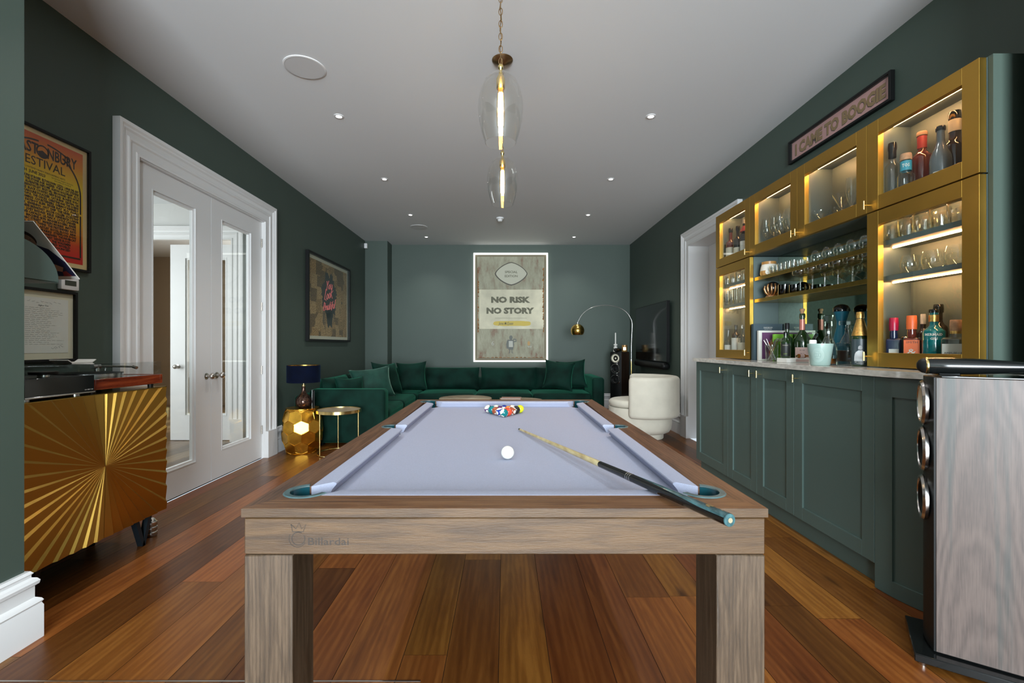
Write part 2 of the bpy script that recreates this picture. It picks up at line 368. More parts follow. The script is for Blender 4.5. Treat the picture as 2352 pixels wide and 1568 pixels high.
def rect(mb, x0, x1, y0, y1, X, m, z=0.0): mb.add([(x0, y0, z), (x1, y0, z), (x1, y1, z), (x0, y1, z)], [[0, 1, 2, 3]], m, X)
def disc(mb, cx, cy, rx, ry, X, m, z=0.0, n=24): mb.add([(cx + rx * cos(2 * pi * i / n), cy + ry * sin(2 * pi * i / n), z) for i in range(n)], [list(range(n))], m, X)
def poly(mb, pts, X, m, z=0.0): mb.add([(p[0], p[1], z) for p in pts], [list(range(len(pts)))], m, X)
def stroke(mb, pts, wd, X, m, z=0.0):
    n = len(pts); L_ = []; R_ = []
    for i in range(n):
        a = pts[max(i - 1, 0)]; c = pts[min(i + 1, n - 1)]
        d = Vector((c[0] - a[0], c[1] - a[1])); d = d.normalized() if d.length > 0 else Vector((1, 0))
        L_.append((pts[i][0] - d.y * wd / 2, pts[i][1] + d.x * wd / 2, z)); R_.append((pts[i][0] + d.y * wd / 2, pts[i][1] - d.x * wd / 2, z))
    mb.add(L_ + R_, [[i, i + 1, n + i + 1, n + i] for i in range(n - 1)], m, X)

# ------------------------------------------------------------------ object helpers
def tag(o, label=None, cat=None, group=None, kind=None):
    if label: o['label'] = label
    if cat: o['category'] = cat
    if group: o['group'] = group
    if kind: o['kind'] = kind
    return o
def thing(name, label, cat, loc=(0, 0, 0), rz=0.0, group=None):
    o = bpy.data.objects.new(name, None); COL.objects.link(o); o.empty_display_size = 0.05
    o.location = loc; o.rotation_euler = (0, 0, rz)
    return tag(o, label, cat, group)
def single(o, label, cat, group=None): return tag(o, label, cat, group)
def struct(o): o['kind'] = 'structure'; return o
def copy_tree(o, parent=None):
    c = o.copy(); COL.objects.link(c); c.parent = parent
    for ch in [q for q in bpy.data.objects if q.parent == o]: copy_tree(ch, c)
    return c
def dup(o, loc, rz=None, label=None, group=None, scale=None):
    c = copy_tree(o); c.location = loc
    if rz is not None: c.rotation_euler = (0, 0, rz)
    if label: c['label'] = label
    if group: c['group'] = group
    if scale: c.scale = scale
    return c
def YP(px, X): return K * X / (px - 1160.0)       # distance of a point at lateral X seen at pixel column px

# ================================================================== ROOM SHELL
XL, XR, YB, ZC = -2.56, 2.37, 8.68, 3.10
random.seed(4)
def floor_mesh(name, mat, x0, x1, y0, y1, seams, seed, top=0.0):
    rd = random.Random(seed); me = bpy.data.meshes.new(name); vs = []; fs = []; cols = []; mi = []
    for a, b_ in zip(seams[:-1], seams[1:]):
        a = max(a, x0); b_ = min(b_, x1)
        if b_ - a < 0.01: continue
        y = y0 - rd.uniform(0, 1.8)
        while y < y1:
            l = rd.uniform(1.4, 2.9); ya = max(y, y0); yb = min(y + l, y1); y += l
            if yb - ya < 0.02: continue
            n = len(vs); g = 0.0011
            vs += [(a + g, ya + g * .6, top), (b_ - g, ya + g * .6, top), (b_ - g, yb - g * .6, top), (a + g, yb - g * .6, top)]
            fs.append([n, n + 1, n + 2, n + 3]); cols.append((rd.random() ** 1.1, rd.random(), rd.random(), 1)); mi.append(0)
    n = len(vs)
    vs += [(x0, y0, top - .003), (x1, y0, top - .003), (x1, y1, top - .003), (x0, y1, top - .003)]
    fs.append([n, n + 1, n + 2, n + 3]); cols.append((0, 0, 0, 1)); mi.append(1)
    n = len(vs)
    vs += [(x0, y0, top - .05), (x1, y0, top - .05), (x1, y1, top - .05), (x0, y1, top - .05)]
    fs.append([n + 3, n + 2, n + 1, n]); cols.append((0, 0, 0, 1)); mi.append(1)
    me.from_pydata(vs, [], fs); me.materials.append(mat); me.materials.append(M['gap'])
    me.polygons.foreach_set('material_index', mi)
    at = me.attributes.new('board', 'FLOAT_COLOR', 'FACE')
    for i, c in enumerate(cols): at.data[i].color = c
    o = bpy.data.objects.new(name, me); COL.objects.link(o); return struct(o)
seams = [-2.62, -2.43, -2.24, -2.06, -1.85, -1.63, -1.42, -1.20, -1.0, -.80, -.616, -.39, -.223, -.0236, .167, .395, .567, .78, .96, 1.18, 1.36, 1.56, 1.79, 1.97, 2.17, 2.4]
floor_mesh('floor', M['floor'], XL, XR, -4.7, YB, seams, 11)
hs = [-7.2 + .2 * i for i in range(24)]
floor_mesh('floor_hall', M['hall_floor'], -7.0, XL - .12, 1.9, 9.2, hs, 5, top=-0.0005)

def walls(name, boxes, m): 
    mb = MB()
    for b_ in boxes: mb.box(*b_)
    return struct(mb.build(name, m, smooth=0))
walls('ceiling', [(XL - .12, XR + .12, -4.82, YB + .12, ZC, ZC + .1)], M['ceiling'])
walls('wall_left', [(XL - .12, XL, 1.835, 3.165, 0, ZC), (XL - .12, XL, 4.845, YB, 0, ZC), (XL - .12, XL, 3.165, 4.845, 2.497, ZC)], M['wall'])
walls('wall_near_left', [(XL - .12, -1.93, -4.7, 1.835, 0, ZC)], M['wall'])
walls('wall_back', [(XL - .12, XR + .12, YB, YB + .12, 0, ZC)], M['wall'])
walls('wall_back_pier', [(XL, -2.15, 8.36, YB, 0, ZC)], M['wall'])
walls('wall_right', [(XR, XR + .12, 1.822, 4.73, 0, ZC), (XR, XR + .12, 5.87, YB, 0, ZC), (XR, XR + .12, 4.73, 5.87, 2.47, ZC)], M['wall'])
walls('wall_shade_right', [(2.075, XR + .12, -4.7, 1.822, 0, ZC)], M['wall'])  # unseen wall end, added to keep daylight off the cabinet end panel
walls('wall_garden', [(-1.93, -1.70, -4.82, -4.7, 0, ZC), (1.95, XR, -4.82, -4.7, 0, ZC), (-1.70, 1.95, -4.82, -4.7, 2.75, ZC), (-1.70, 1.95, -4.82, -4.7, 0, .1)], M['wall'])
# hall and study seen through the glazed doors
walls('ceiling_hall', [(-7.1, XL - .12, 1.8, 9.3, 2.95, 3.05)], M['ceiling'])
walls('wall_hall_end', [(-7.1, -5.06, 5.68, 5.80, 0, 2.95), (-3.34, XL - .12, 5.68, 5.80, 0, 2.95), (-5.06, -3.34, 5.68, 5.80, 2.52, 2.95)], M['hall'])
walls('wall_hall_far', [(-7.1, -7.0, 1.8, 5.68, 0, 2.95)], M['hall'])
walls('wall_hall_near', [(-7.0, XL - .12, 1.8, 1.9, 0, 2.95)], M['hall'])
walls('wall_study', [(-7.1, -7.0, 5.8, 9.2, 0, 2.95), (-7.0, -4.3, 9.1, 9.2, 0, 2.95), (-2.75, -2.69, 5.8, 9.2, 0, 2.95), (-4.3, -2.75, 9.1, 9.2, 2.3, 2.95), (-4.3, -2.75, 9.1, 9.2, 0, .7)], M['brown_wall'])
# window of the study, with its bars
mb = MB(); mb.box(-4.3, -2.75, 9.08, 9.12, .7, .76); mb.box(-4.3, -2.75, 9.08, 9.12, 2.24, 2.3); mb.box(-3.55, -3.49, 9.08, 9.12, .76, 2.24); mb.box(-4.3, -2.75, 9.08, 9.12, 1.45, 1.5)
struct(mb.build('window_1', M['white']))
mb = MB()
for i in range(5): x = -1.67 + .89 * i; mb.box(x - .03, x + .03, -4.76, -4.72, .1, 2.75)
mb.box(-1.7, 1.95, -4.76, -4.72, 2.69, 2.75); mb.box(-1.7, 1.95, -4.76, -4.72, .1, .16)
struct(mb.build('window_2', M['blacksteel']))

# mitred casings and skirtings ------------------------------------------------
CAS = [(0, 0), (0, .050), (.022, .050), (.034, .040), (.046, .040), (.058, .030), (.085, .026), (.095, .034), (.108, .034), (.118, .024), (.165, .020), (.172, .026), (.19, .026), (.19, 0)]
def casing(name, X, u0, u1, zt, wd=.19, z0=.0, block=.28, d=1.0):
    """X maps (u, z, depth); frame around the opening u0..u1, 0..zt"""
    mb = MB(); sc_ = wd / .19
    prof = [(wd - a * sc_, b_ * d) for a, b_ in CAS]      # distance from the opening edge, depth
    rings = []
    for (u, z, du, dz) in ((u0, block, -1, 0), (u0, zt, -1, 1), (u1, zt, 1, 1), (u1, block, 1, 0)):
        rings.append([(u + du * a, z + dz * a, b_) for a, b_ in prof])
    n = len(prof); vs = [p for r_ in rings for p in r_]; fs = []
    for i in range(3):
        for k in range(n - 1): fs.append([i * n + k, (i + 1) * n + k, (i + 1) * n + k + 1, i * n + k + 1])
        fs.append([i * n, i * n + n - 1, (i + 1) * n + n - 1, (i + 1) * n])
    mb.add(vs, fs, None, X)
    for u in (u0 - wd - .004, u1 - .0):
        b_ = bmesh.new(); bmesh.ops.create_cube(b_, size=1)
        for v in b_.verts: v.co = Vector((u + (v.co.x + .5) * (wd + .004), z0 + (v.co.y + .5) * (block - z0), (v.co.z + .5) * .054 * d))
        mb.bm(b_, None, X)
    return struct(mb.build(name, M['white'], smooth=30))
casing('trim_1', on_left(XL + .001, 0, 0), 3.17, 4.84, 2.497)
casing('trim_2', on_right(XR - .001, 0, 0), -5.85, -4.75, 2.46)
casing('trim_3', on_back(0, 5.679, 0), -5.0, -3.39, 2.50, wd=.16)
# linings of both openings
mb = MB(); mb.box(XL - .125, XL + .012, 3.166, 3.172, 0, 2.49); mb.box(XL - .125, XL + .012, 4.838, 4.844, 0, 2.49); mb.box(XL - .125, XL + .012, 3.166, 4.844, 2.4905, 2.4965)
struct(mb.build('trim_4', M['white'], smooth=0))
mb = MB(); mb.box(XR - .005, 2.70, 5.852, 5.869, 0, 2.46); mb.box(XR - .005, 2.70, 4.731, 4.748, 0, 2.46); mb.box(XR - .005, 2.70, 4.731, 5.869, 2.461, 2.469)
mb.box(XR + .12, 2.70, 5.87, 6.0, 0, 2.6); mb.box(XR + .12, 2.70, 4.6, 4.73, 0, 2.6); mb.box(XR + .12, 2.70, 4.6, 6.0, 2.47, 2.6)
struct(mb.build('trim_5', M['white'], smooth=0))
SK = [(0, 0), (.034, 0), (.034, .130), (.030, .142), (.034, .150), (.030, .160), (.018, .170), (.018, .215), (.026, .222), (.028, .235), (.022, .246), (.012, .252), (.012, .262), (.016, .268), (.010, .278), (0, .280)]
def skirt(name, segs):
    mb = MB()
    for (kind, fixed, a, b_) in segs:
        if kind == '+x': X = frame3((fixed, 0, 0), (0, 1, 0), (0, 0, 1), (1, 0, 0))
        elif kind == '-x': X = frame3((fixed, 0, 0), (0, 1, 0), (0, 0, 1), (-1, 0, 0))
        elif kind == '-y': X = frame3((0, fixed, 0), (1, 0, 0), (0, 0, 1), (0, -1, 0))
        else: X = frame3((0, fixed, 0), (1, 0, 0), (0, 0, 1), (0, 1, 0))
        n = len(SK); vs = [(a, z, d * 1.15) for d, z in SK] + [(b_, z, d * 1.15) for d, z in SK]
        fs = [[k, (k + 1) % n, n + (k + 1) % n, n + k] for k in range(n)] + [list(range(n))[::-1], list(range(n, 2 * n))]
        mb.add(vs, fs, None, X)
    return struct(mb.build(name, M['white'], smooth=30))
skirt('baseboard_left', [('+x', XL + .001, 1.88, 2.975), ('+x', XL + .001, 5.036, 8.36)])
skirt('baseboard_back', [('-y', YB - .001, -2.15, XR - .04)])
skirt('baseboard_right', [('-x', XR - .001, 6.046, YB)])
skirt('baseboard_pier', [('-y', 8.359, XL, -2.115)])
# near wall end: the moulding turns the corner
mb = MB(); n = len(SK); vs = []; D = 1.15
for (x, y, ex, ey) in ((-1.93, -4.6, 1, 0), (-1.93, 1.836, 1, 1), (-2.50, 1.836, 0, 1)):
    vs += [(x + ex * d * D, y + ey * d * D, z) for d, z in SK]
fs = []
for i in range(2):
    for k in range(n): fs.append([i * n + k, i * n + (k + 1) % n, (i + 1) * n + (k + 1) % n, (i + 1) * n + k])
mb.add(vs, fs); struct(mb.build('baseboard_near_left', M['white'], smooth=30))
mb = MB(); mb.box(-1.885, -.30, 1.618, 1.624, .0, .0012); struct(mb.build('trim_6', M['nickel'], smooth=0))

# glazed double doors ---------------------------------------------------------
def glazed_leaf(name, X, wd, ht, s0, s1, zb, zt, knob_u, hinge_u, t=.044):
    """local u 0..wd, z 0..ht, front at depth 0 going back"""
    root = thing(name, None, None); root['kind'] = 'structure'
    mb = MB(); mb.xf = X
    mb.box(0.002, s0, .006, ht, -t, 0); mb.box(s1, wd - .002, .006, ht, -t, 0); mb.box(s0, s1, .006, zb, -t, 0); mb.box(s0, s1, zt, ht, -t, 0)
    g = .018
    for a in ((s0, s0 + g, zb, zt), (s1 - g, s1, zb, zt), (s0 + g, s1 - g, zb, zb + g), (s0 + g, s1 - g, zt - g, zt)): mb.box(a[0], a[1], a[2], a[3], -t + .006, -.012)
    for a in ((s0 - .008, s0, zb - .008, zt + .008), (s1, s1 + .008, zb - .008, zt + .008), (s0, s1, zb - .008, zb), (s0, s1, zt, zt + .008)): mb.box(a[0], a[1], a[2], a[3], 0, .003)
    mb.build('leaf_frame', M['white'], root, smooth=0)
    mb = MB(); mb.xf = X; mb.box(s0 + .004, s1 - .004, zb + .004, zt - .004, -.026, -.020); mb.build('pane', M['pane'], root, smooth=0)
    mb = MB(); Z = X @ Matrix.Translation((knob_u, .925, 0))
    mb.lathe([(0, 0), (.027, 0), (.027, .004), (.012, .007), (.009, .012), (.009, .032), (.018, .036), (.0265, .046), (.0275, .055), (.022, .066), (.010, .072), (0, .073)], 24, None, Z)
    mb.build('knob', M['nickel'], root)
    for hz in (.30, .93, 1.60, 2.27) if hinge_u > wd / 2 else (.93, 1.58, 2.27):
        mb = MB(); mb.tube([(hinge_u, hz - .045, .004), (hinge_u, hz + .045, .004)], .007, 10, None, X); mb.box(hinge_u - .012, hinge_u + .012, hz - .043, hz + .043, -.001, .0022, None, X=X)
        mb.build('hinge', M['nickel'], root)
    return root
glazed_leaf('door_1', on_left(-2.575, 3.172, 0), .832, 2.488, .172, .630, .225, 2.325, .768, .004)
glazed_leaf('door_2', on_left(-2.575, 4.006, 0), .832, 2.488, .155, .625, .245, 2.325, .075, .828)
glazed_leaf('door_4', on_back(-4.19, 5.72, 0), .80, 2.45, .19, .70, .32, 2.28, .10, .797)
dr = thing('door_3', None, None); dr['kind'] = 'structure'
mb = MB(); mb.box(2.61, 2.65, 4.749, 5.851, .005, 2.46); mb.build('leaf_panel', M['white'], dr, smooth=0)

# ceiling fittings ------------------------------------------------------------
def downlight():
    t = thing('ceiling_downlight', 'x', 'downlight', (0, 0, ZC), 0, 'recessed ceiling downlights')
    mb = MB(); mb.lathe([(.024, 0), (.040, -.0005), (.040, -.004), (.026, -.006), (.022, -.001)], 24); mb.build('trim_ring', M['white'], t)
    mb = MB(); mb.lathe([(0, -.0025), (.022, -.0025), (.022, -.0005), (0, -.0005)], 20); mb.build('lens', M['lens'], t)
    l = bpy.data.lights.new('downlight_beam', 'SPOT'); l.energy = DOWNLIGHT_W; l.spot_size = R(110); l.spot_blend = 0.9; l.shadow_soft_size = .025; l.color = (1.0, .98, .96)
    o = bpy.data.objects.new('downlight_beam', l); COL.objects.link(o); o.parent = t; o.location = (0, 0, -.012)
    return t
d0 = downlight(); first = True
nm = ['nearest pair, at the top edge', 'second pair, beside the large pendant', 'third pair, level with the small pendant', 'fourth pair', 'last pair before the far wall']
for i, y in enumerate((2.44, 3.81, 5.25, 6.69, 8.05)):
    for x, sd in ((-1.385, 'left'), (1.215, 'right')):
        lb = 'small bright recessed ceiling spotlight, %s side, %s' % (sd, nm[i])
        if first: d0.location = (x, y, ZC); d0['label'] = lb; first = False
        else: dup(d0, (x, y, ZC), label=lb)
def cspk(loc, lb):
    t = thing('ceiling_speaker', lb, 'ceiling speaker', loc)
    mb = MB(); mb.lathe([(.128, 0), (.137, 0), (.137, -.004), (.128, -.006)], 48); mb.build('rim', M['white'], t)
    mb = MB(); mb.lathe([(0, -.005), (.128, -.005), (.128, -.0005), (0, -.0005)], 48); mb.build('grille', pm('speaker_mesh', (.62, .62, .62), .7, bump=.5, bscale=900), t)
    return t
cspk((-1.377, 3.143, ZC), 'large round white flush speaker in the ceiling left of the pendants')
cspk((-1.39, 7.37, ZC), 'small looking round flush ceiling speaker far off near the sofa')
t = thing('smoke_detector', 'small white smoke detector on the ceiling behind the pendants', 'smoke detector', (-.075, 6.85, ZC))
mb = MB(); mb.lathe([(0, 0), (.058, 0), (.058, -.015), (.050, -.022), (0, -.022)], 32); mb.build('base', M['white'], t)
mb = MB(); mb.lathe([(0, -.0225), (.036, -.0225), (.038, -.040), (.028, -.055), (0, -.057)], 32); mb.build('sensor_cap', M['white'], t)

# pendants --------------------------------------------------------------------
def pendant(loc, lb, chain_top):
    x, y, zr = loc                # zr: height of the open rim
    t = thing('pendant_lamp', lb, 'pendant lamp', (x, y, zr), 0, 'glass pendants over the pool table')
    o = [(.071, 0), (.086, .045), (.0985, .10), (.1035, .15), (.1025, .19), (.094, .235), (.077, .275), (.052, .303), (.026, .315), (.012, .317)]
    i_ = [(r_ - .0022, z) for r_, z in o[::-1]]
    mb = MB(); mb.lathe(o + i_ + [o[0]], 48); mb.build('glass_shade', M['pendant'], t)
    mb = MB(); mb.lathe([(0, .245), (.017, .245), (.0195, .25), (.0195, .292), (.013, .306), (.009, .312), (.009, .335), (.012, .34), (.012, .352), (.006, .36), (0, .362)], 24); mb.build('socket', M['brass_edge'], t)
    mb = MB(); mb.lathe([(0, .060), (.010, .062), (.0170, .074), (.0205, .11), (.0205, .17), (.0165, .222), (.0135, .2445), (0, .2445)], 20); mb.build('bulb_glass', M['bulbg'], t)
    mb = MB()
    for k in range(6):
        a = 2 * pi * k / 6; mb.tube([(.009 * cos(a), .009 * sin(a), .080), (.0115 * cos(a + .5), .0115 * sin(a + .5), .15), (.008 * cos(a + 1), .008 * sin(a + 1), .228)], .0032, 6)
    mb.build('filament', M['filament'], t)
    mb = MB(); z = .372; k = 0
    while zr + z < chain_top - .045:
        pts = []
        for q in range(14):
            a = 2 * pi * q / 14; u = .0085 * cos(a); v = .017 * sin(a) + .0
            pts.append((u, 0, z + v) if k % 2 == 0 else (0, u, z + v))
        mb.tube(pts, .0018, 6, closed=True); z += .0285; k += 1
    mb.tube([(.004 * sin(j * 1.7), .004 * cos(j * 1.7), .355 + j * (chain_top - zr - .36) / 24) for j in range(25)], .0022, 6)
    mb.build('chain', M['bronze'], t)
    mb = MB(); zz = ZC - zr; mb.lathe([(0, zz - .034), (.012, zz - .034), (.03, zz - .026), (.060, zz - .014), (.070, zz - .004), (.070, zz - .0008), (0, zz - .0008)], 36); mb.lathe([(0, zz - .055), (.009, zz - .05), (.009, zz - .034)], 16)
    mb.build('ceiling_rose', M['bronze'], t)
    l = bpy.data.lights.new('bulb_light', 'POINT'); l.energy = 2.4; l.color = (1, .74, .42); l.shadow_soft_size = .012
    q = bpy.data.objects.new('bulb_light', l); COL.objects.link(q); q.parent = t; q.location = (0, 0, .05)
    return t
pendant((-.020, 2.09, 2.115), 'larger looking nearer clear glass pendant with a lit bulb, hung on a bronze chain', ZC)
pendant((-.0175, 3.06, 2.131), 'smaller looking farther clear glass pendant, hanging below and behind the nearer one', ZC)

# ================================================================== POOL TABLE
PT = thing('pool_table', 'wooden pool table with lilac cloth in the middle of the room', 'pool table', (-.001, 2.254, 0))
HW, HL, IX, IY = .645, 1.131, .548, 1.034
CX, CY, CR = .540, 1.000, .047
def arc(cx, cy, r, a0, a1, n=14): return [(cx + r * cos(a0 + (a1 - a0) * i / n), cy + r * sin(a0 + (a1 - a0) * i / n)) for i in range(n + 1)]
def short_rail(sy):
    aR = math.asin(min(1, (IY - CY) / CR)) if IY > CY else 0
    # corner at (+HW,-HL): circle centre (CX,-CY); mitre direction (+1,-1)
    am = -pi / 4
    right = arc(CX, -CY, CR, am, -pi + aR, 12)          # from mitre point round to the inner edge
    left = [(-x, y) for x, y in right][::-1]
    p = [(-HW, -HL), (HW, -HL)] + right + left
    return [(x, y * sy) for x, y in p]
for sy in (1, -1):
    mb = MB(); mb.prism(short_rail(sy), .7685, .790); mb.build('top_rail', M['rail_x'], PT, smooth=30)
def long_rail(sx):
    ax = math.acos((IX - CX) / CR)
    lo = arc(CX, -CY, CR, -pi / 4, ax, 12)
    mid = arc(.562, 0, .034, -R(115), R(115), 16)
    hi = [(x, -y) for x, y in lo][::-1]
    p = [(HW, -HL)] + [(HW, HL)] + hi + mid[::-1] + lo[::-1]
    return [(x * sx, y) for x, y in p]
for sx in (1, -1):
    mb = MB(); mb.prism(long_rail(sx), .7685, .790); mb.build('top_rail', M['rail_y'], PT, smooth=30)
for a in ((-HW - .0016, HW + .0016, -HL - .0016, -HL - .0001, 'oak_x'), (-HW - .0016, HW + .0016, HL + .0001, HL + .0016, 'oak_x'), (-HW - .0016, -HW - .0001, -HL, HL, 'oak_y'), (HW + .0001, HW + .0016, -HL, HL, 'oak_y')):
    mb = MB(); mb.box(a[0], a[1], a[2], a[3], .7684, .7895); mb.build('edge_band', M[a[4]], PT, smooth=0)
# black strip paints the shadow in the gap under the rails, then the apron
mb = MB(); mb.prism([(-.632, -1.118), (.632, -1.118), (.632, 1.118), (-.632, 1.118)], .7655, .7683, hole=[(-.60, -1.086), (.60, -1.086), (.60, 1.086), (-.60, 1.086)]); mb.build('shadow_gap', M['black'], PT, smooth=0)
for a in ((-.642, .642, -1.128, -1.07, 'oak_x'), (-.642, .642, 1.07, 1.128, 'oak_x'), (-.642, -.584, -1.0695, 1.0695, 'oak_y'), (.584, .642, -1.0695, 1.0695, 'oak_y')):
    mb = MB(); mb.box(a[0], a[1], a[2], a[3], .6745, .7653, bev=.003); o = mb.build('apron', M[a[4]], PT)
    if a[2] < -1.1:
        lg = MB(); X = on_back(-.508, -1.1287, .7195)
        X2 = Matrix.Translation((0, 0, -.019)) @ X
        crown = [(-.018, .030), (-.014, .012), (.012, .012), (.019, .030), (.008, .019), (.002, .034), (-.006, .019), (-.018, .030)]
        stroke(lg, crown, .0018, X, M['eng'] if 'eng' in M else flat('eng', (.025, .016, .010)))
        c2 = arc(.0, -.005, .016, R(60), R(390), 24); stroke(lg, c2, .0022, X, M['eng']); stroke(lg, arc(-.002, -.005, .021, R(150), R(330), 16), .0016, X, M['eng'])
        text(lg, 'Billardai', .026, Matrix.Translation((.074, 0, -.013)) @ X, M['eng'], width=.100, off=.0001)
        lg.build('carved_logo', M['eng'], o, smooth=0)
for sx in (-1, 1):
    for sy in (-1, 1):
        mb = MB(); x0, x1 = sorted((sx * .642, sx * .523)); y0, y1 = sorted((sy * 1.128, sy * 1.002))
        mb.box(x0, x1, y0, y1, 0, .6735, bev=.003); mb.build('leg', M['oak_z'], PT)
# bed with rounded notches at the pockets
bx, by = .535, 1.015
q = [(-bx + .075, -by), (bx - .075, -by)]
q += arc(CX, -CY, .060, R(190), R(80), 10)
q += [(bx, -CY + .075), (bx, -.055)] + arc(.565, 0, .050, R(250), R(110), 10) + [(bx, .055), (bx, CY - .075)]
q += [(x, -y) for x, y in arc(CX, -CY, .060, R(190), R(80), 10)][::-1]
q += [(bx - .075, by), (-bx + .075, by)]
q += [(-x, -y) for x, y in arc(CX, -CY, .060, R(190), R(80), 10)]
q += [(-bx, CY - .075), (-bx, .055)] + [(-x, -y) for x, y in arc(.565, 0, .050, R(250), R(110), 10)] + [(-bx, -.055), (-bx, -CY + .075)]
q += [(-x, y) for x, y in arc(CX, -CY, .060, R(190), R(80), 10)][::-1]
mb = MB(); mb.prism(q, .735, .752); mb.build('bed_cloth', M['cloth'], PT, smooth=30)
CP = [(0, .7905), (-.046, .7900), (-.052, .7860), (-.053, .7820), (-.044, .7700), (-.036, .7525), (0, .7525)]
def cushion(p0, p1, n, e0, e1, rad=.0):
    """p0->p1 along the wood edge, n: inward direction (2-D)"""
    d = Vector((p1[0] - p0[0], p1[1] - p0[1])).normalized(); mb = MB(); vs = []; K_ = len(CP)
    for (p, s, e) in ((p0, 1, e0), (p1, -1, e1)):
        for a, z in CP: vs.append((p[0] + n[0] * -a + d.x * s * e * (-a) / .053, p[1] + n[1] * -a + d.y * s * e * (-a) / .053, z))
    fs = [[k, (k + 1) % K_, K_ + (k + 1) % K_, K_ + k] for k in range(K_)] + [list(range(K_))[::-1], list(range(K_, 2 * K_))]
    mb.add(vs, fs); return mb.build('cushion', M['cloth'], PT, smooth=35)
E = .0004
for sy in (-1, 1): cushion((-IX + .055, sy * (IY - E)), (IX - .055, sy * (IY - E)), (0, -sy), .050, .050)
for sx in (-1, 1):
    for s in (-1, 1): cushion((sx * (IX - E), s * (IY - .075)), (sx * (IX - E), s * .040), (-sx, 0), .050, .018)
def pocket(cx, cy, r, ring, a0, a1):
    mb = MB(); n = 24; vs = []; fs = []
    for i in range(n + 1):
        a = a0 + (a1 - a0) * i / n
        for rr, z in ((r - .002, .7895), (r - .002, .7925), (ring - .003, .7932), (ring, .7905)): vs.append((cx + rr * cos(a), cy + rr * sin(a), z))
    for i in range(n):
        for k in range(3): fs.append([i * 4 + k, i * 4 + k + 1, (i + 1) * 4 + k + 1, (i + 1) * 4 + k])
    mb.add(vs, fs); rim = mb.build('pocket_rim', M['pocket_rim'], PT)
    mb = MB(); mb.lathe([(0, .685), (r * .7, .687), (r - .006, .70), (r - .003, .7515)], 24, c=(cx, cy, 0))
    mb.lathe([(r - .0028, .7515), (r - .0028, .7890)], 24, a0=a0, a1=a1, c=(cx, cy, 0))
    mb.build('pocket_cup', M['pocket'], PT)
for sx in (-1, 1):
    for sy in (-1, 1):
        base = math.atan2(sy, sx); pocket(sx * CX, sy * CY, CR, .062, base - R(118), base + R(118))
    pocket(sx * .562, 0, .035, .045, (0 if sx > 0 else pi) - R(110), (0 if sx > 0 else pi) + R(110))

# balls -----------------------------------------------------------------------
BR, BZ = .0255, .7525 + .0255
def ball_mat(name, c, stripe):
    m, nt, b = new_mat(name); N, L = nt.nodes, nt.links
    b.inputs['Roughness'].default_value = .08; b.inputs['Coat Weight'].default_value = .4
    tc = N.new('ShaderNodeTexCoord'); sp = N.new('ShaderNodeSeparateXYZ'); L.new(tc.outputs['Object'], sp.inputs[0])
    def band(out, thr):
        ab = N.new('ShaderNodeMath'); ab.operation = 'ABSOLUTE'; L.new(out, ab.inputs[0])
        lt = N.new('ShaderNodeMath'); lt.operation = 'GREATER_THAN'; lt.inputs[1].default_value = thr * BR; L.new(ab.outputs[0], lt.inputs[0]); return lt.outputs[0]
    wht = (.80, .79, .70, 1)
    mx = N.new('ShaderNodeMix'); mx.data_type = 'RGBA'; mx.inputs[6].default_value = tuple(c) + (1,); mx.inputs[7].default_value = wht
    if stripe:
        mm = N.new('ShaderNodeMath'); mm.operation = 'MAXIMUM'; L.new(band(sp.outputs['Z'], .64), mm.inputs[0]); L.new(band(sp.outputs['X'], .90), mm.inputs[1]); L.new(mm.outputs[0], mx.inputs[0])
    else: L.new(band(sp.outputs['X'], .955), mx.inputs[0])
    L.new(mx.outputs[2], b.inputs['Base Color']); return m
BC = {'yellow': (.70, .72, .02), 'blue': (.005, .03, .28), 'red': (.65, .06, .02), 'purple': (.10, .02, .13), 'orange': (.75, .22, .03), 'teal': (0, .16, .17), 'brown': (.30, .065, .02), 'black': (.01, .01, .01)}
def ball(x, y, num, col, stripe, lb, rot):
    if num is None: mt = pm('cue_ball_white', (.82, .82, .76), .08, coat=.4)
    else: mt = ball_mat('ball_%s_%s' % (col, 'stripe' if stripe else 'plain'), BC[col], stripe)
    b = bmesh.new(); bmesh.ops.create_uvsphere(b, u_segments=40, v_segments=24, radius=BR)
    mb = MB(); mb.bm(b); o = mb.build('pool_ball', mt, None, smooth=180)
    o.location = (x, y, BZ); o.rotation_euler = rot; tag(o, lb, 'pool ball', None if num is None else 'racked pool balls')
    if num is not None:
        nb = MB()
        for s in (1, -1):
            X = Matrix.Rotation(s * pi / 2, 4, 'Y') @ Matrix.Rotation(pi / 2, 4, 'Z') @ Matrix.Translation((0, 0, BR + .0001))
            text(nb, str(num), .013, X, None, res=1)
        nb.build('number', M['ink'], o, smooth=0)
    return o
ball(.0098, 1.76, None, 'white', False, 'plain white cue ball alone on the cloth', (0, 0, 0))
rack = [[(14, 'teal', 1)],
        [(10, 'blue', 1), (3, 'red', 0)],
        [(7, 'brown', 0), (11, 'red', 1), (15, 'brown', 1)],
        [(6, 'teal', 0), (4, 'purple', 0), (5, 'orange', 0), (8, 'black', 0)],
        [(12, 'purple', 1), (9, 'yellow', 1), (2, 'blue', 0), (13, 'orange', 1), (1, 'yellow', 0)]]
rr = random.Random(3); d = BR * 2 + .0006
rown = ['at the point of the triangle nearest the cue', 'in the second row', 'in the third row', 'in the fourth row', 'in the far row']
